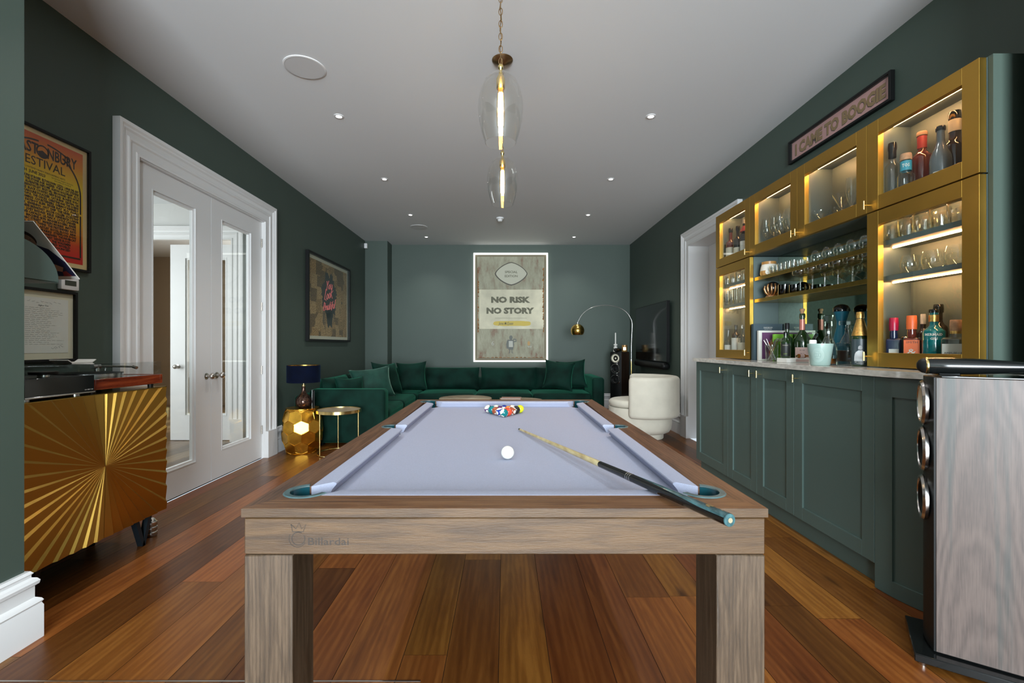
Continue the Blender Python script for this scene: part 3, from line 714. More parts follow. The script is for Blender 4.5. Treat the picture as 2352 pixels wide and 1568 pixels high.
for r_, row in enumerate(rack):
    for c_, (num, col, st) in enumerate(row):
        x = -.006 + (c_ - r_ / 2) * d; y = 2.79 + r_ * d * .8662
        rot = (rr.uniform(-.9, .9), rr.uniform(-.7, .7), -pi / 2 + rr.uniform(-1.0, 1.0))
        if r_ == 0: rot = (.4, .9, -2.2)
        if num in (1, 8): rot = (.3, .2, .25)
        lb = '%s %s pool ball %s%s' % ('striped white and' if st else 'solid', col, rown[r_], '' if r_ == 0 else ', ' + [['left one', 'right one'], ['left one', 'middle one', 'right one'], ['leftmost', 'second from left', 'second from right', 'rightmost'], ['leftmost', 'second from left', 'middle one', 'second from right', 'rightmost']][r_ - 1][c_])
        ball(x, y, num, col, st, lb, rot)

# cue -------------------------------------------------------------------------
tip = Vector((.072, 2.35, .7525 + .0075)); butt = Vector((.482, .978, .8155))
CU = thing('pool_cue', 'pool cue with pale ash shaft and dark teal butt lying across the cloth', 'cue', (0, 0, 0))
dvec = (butt - tip); Lc = dvec.length; dn = dvec.normalized()
q_ = dn.to_track_quat('Z', 'Y').to_matrix().to_4x4(); XC = Matrix.Translation(tip) @ q_
def cr(s): return .0047 + (.0142 - .0047) * (s / Lc) ** 1.02
def seg(a, b_, name, m, dr=0.0, n=20, par=CU, k=10):
    mb = MB(); pr = [(0, a)] + [(cr(a + (b_ - a) * i / k) + dr, a + (b_ - a) * i / k) for i in range(k + 1)] + [(0, b_)]
    mb.lathe(pr, n, None, XC); return mb.build(name, m, par)
M['ash'] = wood_mat('ash_shaft', (.36, .25, .11), (.56, .45, .22), (.68, .58, .33), 'Y', .3, 1.6, bump=.05)
seg(0, .011, 'leather_tip', pm('leather', (.05, .08, .07), .8)); seg(.0111, .022, 'ferrule', M['brass_edge'])
seg(.0222, .86, 'shaft', M['ash'], k=30)
fb = seg(.8602, 1.08, 'forearm', M['gloss_black'])
M['teal_gloss'] = pm('teal_lacquer', (.045, .105, .115), .2, noise=.6, nscale=22, coat=.25, stretch=(3, 1, 1))
bt = seg(1.0802, Lc - .004, 'butt_sleeve', M['gloss_black'], k=16)
for s in (1.030, 1.040, 1.050):
    mb = MB(); mb.lathe([(cr(s) + .0001, s), (cr(s) + .0005, s + .0008), (cr(s) + .0005, s + .0026), (cr(s) + .0001, s + .0034)], 20, None, XC); mb.build('joint_ring', M['chrome'], CU)
# teal spliced face on the upper side of the butt
up = Vector((0, 0, 1)); ux = dn.cross(up).normalized(); uz = ux.cross(dn).normalized()
mb = MB(); vs = []; fs = []; n1 = 14; n2 = 10
for i in range(n1 + 1):
    s = 1.085 + (Lc - .004 - 1.085) * i / n1; half = R(4 + 62 * min(1, (i / n1) * 1.3))
    for k in range(n2 + 1):
        a = -half + 2 * half * k / n2; p = tip + dn * s + (uz * cos(a) - ux * sin(a)) * (cr(s) + .0004); vs.append(p)
for i in range(n1):
    for k in range(n2): fs.append([i * (n2 + 1) + k, i * (n2 + 1) + k + 1, (i + 1) * (n2 + 1) + k + 1, (i + 1) * (n2 + 1) + k])
mb.add(vs, fs); mb.build('splice', M['teal_gloss'], bt)
mb = MB(); vs = []
for k in range(16):
    a = 2 * pi * k / 16; s = Lc - .060 + .011 * cos(a); g = .55 * sin(a); vs.append(tip + dn * s + (uz * cos(g) - ux * sin(g)) * (cr(s) + .0010))
mb.add(vs, [list(range(16))]); mb.build('badge', M['brass_edge'], bt)
mb = MB(); mb.lathe([(0, Lc - .0038), (cr(Lc), Lc - .0038), (cr(Lc) - .0005, Lc - .001), (.010, Lc)], 20, M['teal_gloss'], XC); mb.lathe([(.010, Lc), (.0062, Lc)], 20, M['teal_gloss'], XC); mb.lathe([(.0060, Lc + .0002), (.0055, Lc + .0010), (0, Lc + .0010)], 8, flat('butt_inlay', (.30, .26, .17), .4), XC); mb.build('butt_cap', M['teal_gloss'], CU)

# ================================================================== BASE CABINETS AND WORKTOP
XB, ZW = 1.82, 1.07
def shaker(name, mb_par, y0, y1, z0, z1, x, st=.078, handle=None, hz=.985):
    """flat frame round a sunk panel; y0 < y1, faces -X"""
    mb = MB(); t = .022
    g = .0015; y0 += g; y1 -= g
    mb.box(x, x + t, y0, y0 + st, z0, z1, bev=.0012); mb.box(x, x + t, y1 - st, y1, z0, z1, bev=.0012)
    mb.box(x, x + t, y0 + st, y1 - st, z0, z0 + st, bev=.0012); mb.box(x, x + t, y0 + st, y1 - st, z1 - st, z1, bev=.0012)
    mb.box(x + .011, x + t - .002, y0 + st - .004, y1 - st + .004, z0 + st - .004, z1 - st + .004)
    d_ = mb.build('door', M['unit'], mb_par, smooth=20)
    if handle is not None: tbar(d_, x, handle, hz)
    return d_
def tbar(par, x, y, z):
    mb = MB(); mb.tube([(x + .0005, y, z), (x - .030, y, z)], .0035, 10); mb.tube([(x - .031, y, z - .024), (x - .031, y, z + .024)], .0048, 12)
    return mb.build('handle', M['brass_edge'], par)
UY = [2.253, 2.88, 3.305, 3.735, 4.35]
def base_unit(y0, y1, doors, lb):
    t = thing('base_cabinet', lb, 'cabinet', (XB, y0, 0), 0, None)
    mb = MB(); mb.box(XB + .024, XR - .003, y0 + .001, y1 - .001, .115, ZW - .033); o = mb.build('carcass', M['unit'], t, smooth=0)
    o.matrix_parent_inverse = Matrix.Translation((-XB, -y0, 0))
    for a, b_, h_ in doors:
        d_ = shaker('door', t, a, b_, .118, ZW - .035, XB, handle=h_); d_.matrix_parent_inverse = Matrix.Translation((-XB, -y0, 0))
    return t
base_unit(UY[3], UY[4], [(UY[3], UY[4], UY[3] + .075)], 'green panelled base cabinet at the far end of the bar by the doorway')
base_unit(UY[1], UY[3], [(UY[2], UY[3], UY[2] + .050), (UY[1], UY[2], UY[2] - .050)], 'green double door base cabinet under the row of bottles')
base_unit(UY[0], UY[1], [(UY[0], UY[1], UY[1] - .035)], 'widest single door green base cabinet next to the curved end')
mb = MB(); mb.box(XB + .045, XR - .003, UY[0] + .003, UY[4] - .004, .001, .114); single(mb.build('plinth', M['unit'], smooth=0), 'long green recessed kick board under the base cabinets', 'plinth')
# curved end
CC = (XB + .5, 2.251); 
t = thing('curved_base_cabinet', 'rounded green end cabinet of the bar running down to the floor', 'cabinet', (CC[0], CC[1], 0))
mb = MB(); mb.prism([(0, 0)] + arc(0, 0, .470, pi, pi + R(63.5), 24) + [(0, -.4205)], .001, ZW - .033); mb.build('carcass', M['unit'], t)
mb = MB(); R0 = .5; zz = [.002, .075, .945, ZW - .035]; aa = [pi + R(.1), pi + R(10.5), pi + R(48), pi + R(57.8)]
def curved_box(mb, r0, r1, a0, a1, z0, z1, n=16):
    vs = []; 
    for i in range(n + 1):
        a = a0 + (a1 - a0) * i / n
        for r_, z in ((r0, z0), (r1, z0), (r1, z1), (r0, z1)): vs.append((r_ * cos(a), r_ * sin(a), z))
    fs = [[i * 4 + k, i * 4 + (k + 1) % 4, (i + 1) * 4 + (k + 1) % 4, (i + 1) * 4 + k] for i in range(n) for k in range(4)] + [[0, 1, 2, 3], [n * 4 + 3, n * 4 + 2, n * 4 + 1, n * 4]]
    mb.add(vs, fs)
curved_box(mb, .474, R0, aa[0], aa[1], zz[0], zz[3], 4); curved_box(mb, .474, R0, aa[2], aa[3], zz[0], zz[3], 4)
curved_box(mb, .474, R0, aa[1], aa[2], zz[0], zz[1]); curved_box(mb, .474, R0, aa[1], aa[2], zz[2], zz[3]); curved_box(mb, .474, R0 - .010, aa[1], aa[2], zz[1], zz[2])
mb.build('curved_door', M['unit'], t, smooth=30)
mb = MB(); p = [(XR - .003, UY[4] + .012), (XB - .03, UY[4] + .012), (XB - .03, CC[1])] + arc(CC[0], CC[1], .53, pi, pi + R(53.2), 28)[1:] + [(XR - .003, CC[1] - .4243)]
mb.prism(p, ZW - .030, ZW); single(mb.build('worktop', M['stone'], smooth=30), 'pale speckled stone worktop with a rounded near end', 'worktop')

# ================================================================== BRASS WALL UNITS
XG, XM, ZM, ZT = 2.01, 2.245, 1.92, 2.412
WY = [1.936, 2.54, 3.145, 3.755, 4.36]
def wall_unit(y0, y1, z0, z1, lb, handle_y, handle_z, shelves=(), led_z=(), open_=.075):
    t = thing('brass_display_cabinet', lb, 'display cabinet', (XG, y0, z0), 0, None); inv = Matrix.Translation((-XG, -y0, -z0))
    def B(mb, name, m, par=None, smooth=0):
        o = mb.build(name, m, par or t, smooth=smooth)
        if par is None: o.matrix_parent_inverse = inv
        return o
    x0 = XG + .032; g = .001; s_ = .018
    mb = MB(); mb.box(x0, XR - .003, y0 + g, y0 + s_, z0 + g, z1 - g); mb.box(x0, XR - .003, y1 - s_, y1 - g, z0 + g, z1 - g)
    mb.box(x0, XR - .003, y0 + s_, y1 - s_, z0 + g, z0 + s_); mb.box(x0, XR - .003, y0 + s_, y1 - s_, z1 - s_, z1 - g); mb.box(XM - .006, XM + .012, y0 + s_, y1 - s_, z0 + s_, z1 - s_)
    B(mb, 'carcass', M['unit_in'])
    mb = MB(); a, b_ = y0 + .0012, y1 - .0012; za, zb = z0 + .0015, z1 - .0015; o_ = open_
    for q_ in ((a, a + o_, za, zb), (b_ - o_, b_, za, zb), (a + o_, b_ - o_, za, za + o_), (a + o_, b_ - o_, zb - o_, zb)): mb.box(XG, XG + .030, q_[0], q_[1], q_[2], q_[3], bev=.0008)
    d_ = B(mb, 'door', M['brass'], smooth=20)
    mb = MB(); mb.box(XG + .018, XG + .022, a + o_ - .004, b_ - o_ + .004, za + o_ - .004, zb - o_ + .004); mb.build('pane', M['pane'], d_, smooth=0)
    tbar(d_, XG, handle_y, handle_z)
    for z in shelves:
        mb = MB(); mb.box(x0 + .012, XM - .007, y0 + s_ + .001, y1 - s_ - .001, z - .026, z); B(mb, 'shelf', M['unit_in'])
    for z in led_z:
        mb = MB(); mb.box(2.128, 2.134, y0 + s_ + .012, y1 - s_ - .012, z - .006, z - .0005); B(mb, 'led_strip', M['led'])
    return t
zb0 = ZW + .004
wall_unit(WY[0], WY[1], ZM + .002, ZT, 'brass framed glass cabinet of spirits, top right nearest the camera', WY[1] - .018, 1.962, (), (ZT - .018,))
wall_unit(WY[0], WY[1], zb0, ZM - .002, 'tall brass framed glass cabinet with gin bottles, nearest the camera', WY[1] - .018, 1.13, (1.755, 1.563), (ZM - .020, 1.729, 1.537))
wall_unit(WY[1], WY[2], ZM + .002, ZT, 'brass framed upper glass cabinet holding martini and coupe glasses', WY[2] - .022, 1.962, (), (ZT - .018,))
wall_unit(WY[2], WY[3], ZM + .002, ZT, 'brass framed upper glass cabinet holding stemmed wine glasses', WY[2] + .022, 1.962, (), (ZT - .018,))
wall_unit(WY[3], WY[4], ZM + .002, ZT, 'brass framed upper glass cabinet farthest from the camera', WY[3] + .022, 1.962, (), (ZT - .018,))
wall_unit(WY[3], WY[4], zb0, ZM - .002, 'tall brass framed glass cabinet at the far end of the worktop', WY[3] + .022, 1.13, (1.755, 1.563), (ZM - .020, 1.729, 1.537))
# end panel of the near tower, green
mb = MB(); mb.box(XG + .034, XR - .003, WY[0] - .022, WY[0] - .001, ZW + .001, ZT); single(mb.build('end_panel', M['wall'], smooth=0), 'green painted end panel beside the nearest brass cabinets', 'panel')
mb = MB(); mb.box(XM, XR - .004, WY[1] + .002, WY[3] - .002, ZW + .001, ZM); single(mb.build('mirror_back', M['mirror'], smooth=0), 'antiqued green mirror behind the open brass shelves', 'mirror')
for z, lb in ((1.745, 'upper open brass shelf crowded with small glasses'), (1.567, 'lower open brass shelf with coupe glasses and black tumblers')):
    mb = MB(); mb.box(XG + .035, XM - .001, WY[1] + .002, WY[3] - .002, z - .028, z, bev=.001); single(mb.build('brass_shelf', M['brass_shelf'], smooth=0), lb, 'shelf')

# ================================================================== FRAMED PICTURES
def picture(name, X, wd, ht, d, fw, fm, label, cat, mount=None, mw=0.0, pane=True):
    """local u,v from the lower left corner; depth n"""
    t = thing(name, label, cat, X.to_translation()); inv = Matrix.Translation(-X.to_translation())
    mb = MB(); mb.xf = X
    for a in ((0, fw, 0, ht), (wd - fw, wd, 0, ht), (fw, wd - fw, 0, fw), (fw, wd - fw, ht - fw, ht)): mb.box(a[0], a[1], a[2], a[3], 0.001, d, bev=.0012)
    o = mb.build('frame', fm, t, smooth=20); o.matrix_parent_inverse = inv
    if mount:
        mb = MB(); mb.xf = X; mb.box(fw + .0005, wd - fw - .0005, fw + .0005, ht - fw - .0005, .002, .006); o = mb.build('mount', mount, t, smooth=0); o.matrix_parent_inverse = inv
    if pane:
        mb = MB(); mb.xf = X; mb.box(fw + .0005, wd - fw - .0005, fw + .0005, ht - fw - .0005, d - .008, d - .006); o = mb.build('glazing', M['pane'], t, smooth=0); o.matrix_parent_inverse = inv
    return t, inv
def part(mb, name, m, t, inv, smooth=0):
    o = mb.build(name, m, t, smooth=smooth); o.matrix_parent_inverse = inv; return o

# pink sign
X = on_right(XR - .001, 3.78, 2.680)
t, inv = picture('framed_sign', X, 1.005, .185, .03, .017, M['black'], 'long black framed pink sign reading I CAME TO BOOGIE above the brass cabinets', 'sign', pm('pink_card', (.66, .35, .34), .6), 0)
mb = MB(); X1 = Matrix.Translation((-.0072, .0, .0)) @ X @ Matrix.Translation((.5025, .0925, 0))
text(mb, 'I CAME TO BOOGIE', .115, Matrix.Translation((0, .003, -.004)) @ X1, flat('sign_shadow', (.05, .035, .03)), off=.006, width=.885)
X1 = Matrix.Translation((-.0076, .0, .0)) @ X @ Matrix.Translation((.5025, .0925, 0))
text(mb, 'I CAME TO BOOGIE', .115, X1, flat('sign_gold', (.33, .20, .085)), off=.006, width=.885)
part(mb, 'lettering', None, t, inv)

# festival poster: printed sunset ground
m, nt, b = new_mat('festival_print'); M['fest'] = m
tc = nt.nodes.new('ShaderNodeTexCoord'); sp = nt.nodes.new('ShaderNodeSeparateXYZ'); mr = nt.nodes.new('ShaderNodeMapRange'); rp = nt.nodes.new('ShaderNodeValToRGB')
mr.inputs[1].default_value = .04; mr.inputs[2].default_value = .70
nt.links.new(tc.outputs['Object'], sp.inputs[0]); nt.links.new(sp.outputs['Z'], mr.inputs[0]); nt.links.new(mr.outputs[0], rp.inputs[0]); nt.links.new(rp.outputs[0], b.inputs['Base Color'])
el = rp.color_ramp.elements; el[0].color = (.60, .02, .012, 1); el[1].color = (.62, .02, .015, 1)
for p_, c_ in ((.10, (.62, .06, .012)), (.30, (.80, .40, .008)), (.62, (.88, .60, .004)), (.80, (.80, .28, .008))): e = el.new(p_); e.color = c_ + (1,)
b.inputs['Roughness'].default_value = .5
PX, PY0 = XL + .001, 2.245
X = on_left(PX, PY0, 1.632)
t, inv = picture('festival_poster', X, .560, .745, .022, .014, M['black'], 'black framed orange and yellow festival line-up poster left of the double doors', 'poster', pm('poster_cream', (.78, .56, .28), .6))
mb = MB(); rect(mb, -.0, .468, 0, .655, Matrix.Identity(4), M['fest'])
# build in local object space so the print ramp follows the sheet
mb = MB(); mb.add([(0, 0, 0), (0, .476, 0), (0, .476, .665), (0, 0, .665)], [[0, 1, 2, 3]], M['fest'])
o = mb.build('print', None, t, smooth=0); o.location = (.0068, .042, .042)
ik = flat('poster_ink', (.045, .018, .008)); mb = MB(); Xp = on_left(PX + .0076, PY0 + .042, 1.632 + .042)
stroke(mb, arc(.238, .40, .222, R(0), R(60), 14), .010, Xp, ik); stroke(mb, [(.460, .40), (.460, .30)], .010, Xp, ik); stroke(mb, [(.460, .29), (.460, .04)], .010, Xp, ik)
stroke(mb, arc(.238, .40, .222, R(120), R(180), 14), .010, Xp, ik); stroke(mb, [(.016, .40), (.016, .04)], .010, Xp, ik)
stroke(mb, [(.016, .032), (.235, .030)], .010, Xp, ik); stroke(mb, [(.24, .032), (.460, .032)], .010, Xp, ik)
stroke(mb, arc(.238, .30, .335, R(62), R(86), 8), .009, Xp, ik); stroke(mb, arc(.238, .30, .335, R(94), R(122), 8), .009, Xp, ik)
text(mb, 'GLAST', .082, Xp @ Matrix.Translation((.125, .583, 0)), ik, off=.002, width=.175)
text(mb, 'NBURY', .082, Xp @ Matrix.Translation((.350, .583, 0)), ik, off=.002, width=.175)
stroke(mb, arc(.236, .583, .032, 0, 2 * pi, 28), .008, Xp, ik); poly(mb, [(.208, .578), (.235, .590), (.264, .574), (.254, .560), (.236, .553), (.218, .560)], Xp, ik)
text(mb, 'FESTIVAL', .068, Xp @ Matrix.Translation((.240, .515, 0)), ik, off=.0003, width=.25)
text(mb, 'OF CONTEMPORARY PERFORMING ARTS', .014, Xp @ Matrix.Translation((.240, .474, 0)), ik, width=.25, res=1)
text(mb, '21ST - 25TH  JUNE 2023', .021, Xp @ Matrix.Translation((.150, .454, 0)), ik, off=.0006, width=.20)
text(mb, 'WORTHY FARM, PILTON,', .010, Xp @ Matrix.Translation((.350, .459, 0)), ik, width=.13, res=1); text(mb, 'WORLDWIDE', .010, Xp @ Matrix.Translation((.350, .447, 0)), ik, width=.10, res=1)
rows = ["ARCTIC MONKEYS  GUNS N' ROSES  ELTON JOHN  LIZZO  LANA DEL REY", 'BLACK  QUEENS OF THE STONE AGE  WIZKID  YUSUF / CAT STEVENS', 'AADWAITH  AITCH  ALABASTER DEPLUME  ALISON GOLDFRAPP  ALT-J', 'AMADOU & MARIAM  BARRINGTON LEVY  BECKY HILL  BEN HOWARD  BETH ORTON',
        'BICEP  BILLY NOMATES  BLACK COUNTRY, NEW ROAD  BLONDIE  BOB-C', 'CARLY RAE JEPSEN  CAROLINE POLACHEK  CAT BURNS  CENTRAL CEE', 'ADIDENT  A DOLIS POPUL  THE CHICKS  CHRISTINE AND THE QUEENS', 'THE COMET IS COMING  COURTEENERS  DERMOT KENNEDY', 'A COLLECTIVE  FATBOY SLIM  FEVER RAY  FLO  FOALS',
        'GENERATION SEX  GWENNO  HOT CHIP  THE HIVES  JOESEF', 'ELLIS  FORD  JAPANESE BREAKFAST  JACOB COLLIER  JOCKSTRAP', 'FRANCIS FLYING  JOEY BADASS  KELIS  KENDRICK LAMAR', 'LEFTFIELD  LEWIS CAPALDI  LIL NAS X  LOYLE CARNER', 'LUKAS NELSON  MACHINE GUN  MAGGIE ROGERS  MAISIE', 'MAHALIA  MANIC STREET  MAREN MORRIS  MAYORS',
        'UNDER CAPITAL  NOVA TWINS  THE PRETENDERS  RAYE', 'PATTI ROWE  REMA  RICK ASTLEY  ROYAL BLOOD  RINA', 'SHYGIRL  SLOWTHAI  SPARKS  STEFFLON DON', 'SUDAN ARCHIVES  TEXAS  TINARIWEN  THUNDERCAT', 'THE WAR ON DRUGS  WARPAINT  WEYES BLOOD', 'WEEKEND  YOUNG FATHERS  THE WALKMEN', 'THE STEEPLES  TEXAS  THIRD WORLD', 'FRIENDS  MORE TO BE ANNOUNCED']
for i, s_ in enumerate(rows): text(mb, s_, .0175, Xp @ Matrix.Translation((.232, .428 - i * .0163, 0)), ik, off=.0010, width=(.435 if i < 12 else .40 if i < 19 else .33), res=1)
part(mb, 'lettering', None, t, inv)

# lyric sheet
PY1 = 2.355; X = on_left(PX, PY1, 1.098)
t, inv = picture('framed_lyrics', X, .360, .405, .024, .014, M['black'], 'small black framed sheet of handwritten lyrics with a cream mount, above the turntable', 'picture', M['cream_paper'])
mb = MB(); Xp = on_left(PX + .0076, PY1 + .045, 1.098 + .050); rect(mb, 0, .270, 0, .305, Xp, M['paper']); part(mb, 'sheet', None, t, inv)
mb = MB(); Xp = on_left(PX + .0082, PY1 + .045, 1.098 + .050); rd = random.Random(8)
def scrib(x, y, w_, h_, wd=.0009, step=.0032):
    while w_ > 0:
        word = min(w_, rd.uniform(.012, .034)); n = max(3, int(word / step))
        stroke(mb, [(x + word * i / n, y + rd.uniform(-h_, h_) * (1 if i % 2 else -1) * .6) for i in range(n + 1)], wd, Xp, M['ink']); x += word + .006; w_ -= word + .006
for k in range(8): scrib(.04 + .024 * k, .285 - .004 * (k % 3), .016, .006)
text(mb, 'Higher You', .012, Xp @ Matrix.Translation((.125, .262, 0)), M['ink'], shear=.3, res=1)
for k in range(20): scrib(.028, .248 - k * .0105, rd.uniform(.12, .215) if k != 11 else .10, .0028)
for k in range(3): scrib(.17 + .02 * k, .028 + .005 * k, .03, .012, .0011, .006)
part(mb, 'handwriting', M['ink'], t, inv)

# neon picture on the left wall
PY2 = 5.855; X = on_left(PX, PY2, 1.245)
t, inv = picture('neon_picture', X, 1.585, 1.175, .045, .030, M['black'], 'large black framed picture with pink YOU LOOK BEAUTIFUL writing on a black paint splash', 'picture', M['cream_paper'])
m = pm('newsprint_collage', (.36, .22, .085), .7); nt = m.node_tree; b = nt.nodes['Principled BSDF']
tc = nt.nodes.new('ShaderNodeTexCoord'); vo = nt.nodes.new('ShaderNodeTexVoronoi'); vo.distance = 'CHEBYCHEV'; vo.inputs['Scale'].default_value = 6; rp = nt.nodes.new('ShaderNodeValToRGB')
nz = nt.nodes.new('ShaderNodeTexNoise'); nz.inputs['Scale'].default_value = 60; mm = nt.nodes.new('ShaderNodeMix'); mm.data_type = 'RGBA'; mm.blend_type = 'MULTIPLY'; mm.inputs[0].default_value = .8
r2 = nt.nodes.new('ShaderNodeValToRGB'); r2.color_ramp.elements[0].position = .42; r2.color_ramp.elements[0].color = (.35, .28, .2, 1); r2.color_ramp.elements[1].position = .55; r2.color_ramp.elements[1].color = (1, 1, 1, 1)
sp = nt.nodes.new('ShaderNodeSeparateColor'); nt.links.new(tc.outputs['Object'], vo.inputs[0]); nt.links.new(tc.outputs['Object'], nz.inputs[0]); nt.links.new(vo.outputs['Color'], sp.inputs[0]); nt.links.new(sp.outputs[0], rp.inputs[0])
rp.color_ramp.interpolation = 'CONSTANT'; el = rp.color_ramp.elements; el[0].color = (.24, .14, .05, 1); el[1].position = .18; el[1].color = (.55, .33, .12, 1); e = el.new(.5); e.color = (.43, .26, .09, 1); e = el.new(.75); e.color = (.62, .40, .17, 1)
nt.links.new(rp.outputs[0], mm.inputs[6]); nt.links.new(nz.outputs[0], r2.inputs[0]); nt.links.new(r2.outputs[0], mm.inputs[7]); nt.links.new(mm.outputs[2], b.inputs['Base Color']); M['news'] = m
Xp = on_left(PX + .0076, PY2, 1.245)
mb = MB(); rect(mb, .075, 1.51, .075, 1.10, Xp, M['news']); part(mb, 'print', None, t, inv)
mb = MB(); Xp = on_left(PX + .0084, PY2, 1.245); rd = random.Random(2); pts = []
for i in range(90):
    a = 2 * pi * i / 90; r_ = 1 + .16 * sin(7 * a) * rd.random() + rd.uniform(-.10, .10)
    pts.append((.78 + .27 * r_ * cos(a), .66 + .31 * r_ * sin(a)))
poly(mb, pts, Xp, M['ink'])
for k in range(13):
    u = .55 + .037 * k; l = rd.uniform(.10, .30); stroke(mb, [(u, .46), (u + rd.uniform(-.01, .01), .46 - l)], rd.uniform(.008, .026), Xp, M['ink'])
poly(mb, [(.66, .42), (.92, .42), (.88, .20), (.80, .24), (.74, .19), (.70, .27)], Xp, M['ink'])
part(mb, 'paint_splash', M['ink'], t, inv)
M['neon'] = pm('pink_neon_print', (.75, .18, .18), .5, emit=(.9, .16, .14), es=.25)
GL = {'Y': [[(0, 1), (.25, .5), (.55, 1.1)], [(.25, .5), (.1, -.1)]], 'o': [[(.25, .6), (.05, .35), (.1, .05), (.3, .05), (.42, .35), (.25, .6)]], 'u': [[(.05, .6), (0, .2), (.15, 0), (.35, .15), (.45, .6)], [(.45, .6), (.4, 0)]],
      'L': [[(.25, 1.15), (.1, .1), (.3, .15), (.5, .05)]], 'k': [[(.2, 1.1), (0, 0)], [(.5, .75), (.08, .4), (.45, -.05)]], 'B': [[(.1, 1), (0, 0)], [(.1, 1), (.45, .9), (.4, .6), (.1, .5), (.5, .4), (.4, .05), (0, 0)]],
      'e': [[(.02, .3), (.35, .4), (.25, .6), (.05, .4), (.08, .08), (.4, .1)]], 'a': [[(.4, .55), (.1, .5), (.03, .15), (.2, 0), (.4, .5), (.38, 0)]], 't': [[(.25, 1), (.12, 0)], [(0, .65), (.42, .7)]], 'i': [[(.12, .55), (.05, 0)], [(.18, .8), (.2, .86)]],
      'f': [[(.4, 1), (.2, .9), (.05, -.2)], [(0, .5), (.35, .55)]], 'l': [[(.25, 1.15), (.05, 0)]]}
mb = MB(); Xn = on_left(PX + .012, PY2, 1.245)
for wd_, u0, v0, s_, adv, rise in (('You', .66, .74, .125, .60, .10), ('Look', .58, .575, .150, .50, .15), ('Beautiful', .555, .435, .115, .44, .07)):
    u = u0; v = v0
    for ch in wd_:
        for st in GL[ch]: mb.tube([Xn @ Vector((u + p[0] * s_ * 1.05 + p[1] * s_ * .18, v + p[1] * s_, 0)) for p in st], .0038, 6)
        u += adv * s_ * (1.05 if ch not in 'il' else .62); v += rise * s_
part(mb, 'neon_writing', M['neon'], t, inv, smooth=40)

# back wall artwork with glowing border
X = on_back(-.595, YB - .001, .880)
t, inv = picture('illuminated_artwork', X, 1.405, 2.055, .055, .026, M['led_white'], 'large backlit weathered NO RISK NO STORY artwork on the far wall', 'artwork', flat('art_tray', (.10, .085, .05)), pane=False)
t.children[0].name = 'light_border'
m = pm('weathered_canvas', (.24, .24, .19), .7); M['canvas'] = m; nt = m.node_tree; b = nt.nodes['Principled BSDF']
tc = nt.nodes.new('ShaderNodeTexCoord'); mp = nt.nodes.new('ShaderNodeMapping'); mp.inputs['Scale'].default_value = (5, 5, 1.6)
n1 = nt.nodes.new('ShaderNodeTexNoise'); n1.inputs['Scale'].default_value = 1.6; n1.inputs['Detail'].default_value = 9; n1.inputs['Roughness'].default_value = .7
rp = nt.nodes.new('ShaderNodeValToRGB'); el = rp.color_ramp.elements; el[0].position = .33; el[0].color = (.26, .13, .09, 1); el[1].position = .70; el[1].color = (.50, .48, .36, 1); e = el.new(.44); e.color = (.34, .31, .22, 1); e = el.new(.55); e.color = (.41, .40, .29, 1)
nt.links.new(tc.outputs['Object'], mp.inputs[0]); nt.links.new(mp.outputs[0], n1.inputs[0]); nt.links.new(n1.outputs[0], rp.inputs[0]); nt.links.new(rp.outputs[0], b.inputs['Base Color'])
b.inputs['Emission Strength'].default_value = 0
M['canvas_light'] = pm('worn_cream_band', (.70, .66, .49), .7, noise=.14, nscale=5, bump=.2, bscale=20)
M['rust'] = pm('rusty_edge', (.26, .11, .03), .8, noise=.6, nscale=18)
mb = MB(); mb.xf = X; mb.box(.070, 1.335, .070, 1.985, .0065, .042, bev=.003); part(mb, 'canvas', M['canvas'], t, inv, smooth=20)
mb = MB(); mb.xf = X
def P_(px, py): return ((px - 1088.) * .008267 * 1.0, (830. - py) * .008267)
a = P_(1101, 755); b2 = P_(1249, 665); mb.box(a[0], b2[0], a[1], b2[1], .0425, .0445, bev=.001); part(mb, 'title_band', M['canvas_light'], t, inv, smooth=20)
mb = MB(); rd = random.Random(5)
for sd in (0, 1):
    base = .074 if sd == 0 else 1.331
    y = .55
    while y < 1.75:
        h_ = rd.uniform(.03, .09); w_ = rd.uniform(.008, .035) * (1 if sd == 0 else -1)
        poly(mb, [(base, y), (base + w_, y + h_ * .3), (base + w_ * .6, y + h_ * .8), (base, y + h_)], X, M['rust'], .0450); y += h_ * .8
y = .074
for i in range(16): x = .09 + i * .077; poly(mb, [(x, y), (x + .07, y), (x + .05, y + rd.uniform(.008, .02)), (x + .01, y + rd.uniform(.006, .016))], X, M['rust'], .0428)
part(mb, 'rust_edges', None, t, inv)
def lozenge(cx, cy, w_, h_, k=44):
    pts = []
    for i in range(k):
        a = 2 * pi * i / k; c_, s_ = cos(a), sin(a); r_ = 1.0 / (abs(c_) ** 1.45 + abs(s_) ** 1.45) ** (1 / 1.45); pts.append((cx + w_ * r_ * c_, cy + h_ * r_ * s_))
    return pts
cx, cy = P_(1174, 629)
lz = flat('lozenge_line', (.06, .05, .03)); lc = flat('lozenge_fill', (.55, .54, .42)); tx = flat('title_olive', (.105, .10, .05))
mb = MB(); poly(mb, lozenge(cx, cy, .310, .222), X, lz, .0430); poly(mb, lozenge(cx + .002, cy + .003, .290, .203), X, lc, .0436)
text(mb, 'SPECIAL', .060, X @ Matrix.Translation((cx, cy + .032, .0442)), tx, off=.001, width=.24); text(mb, 'EDITION', .060, X @ Matrix.Translation((cx, cy - .045, .0442)), tx, off=.001, width=.24)
part(mb, 'lozenge_title', None, t, inv)
mb = MB()
text(mb, 'NO RISK', .145, X @ Matrix.Translation((P_(1173, 689)) + (.0452,)), tx, off=.009, width=.74); text(mb, 'NO STORY', .145, X @ Matrix.Translation(P_(1172, 714) + (.0452,)), tx, off=.009, width=.90)
part(mb, 'title_lettering', None, t, inv)
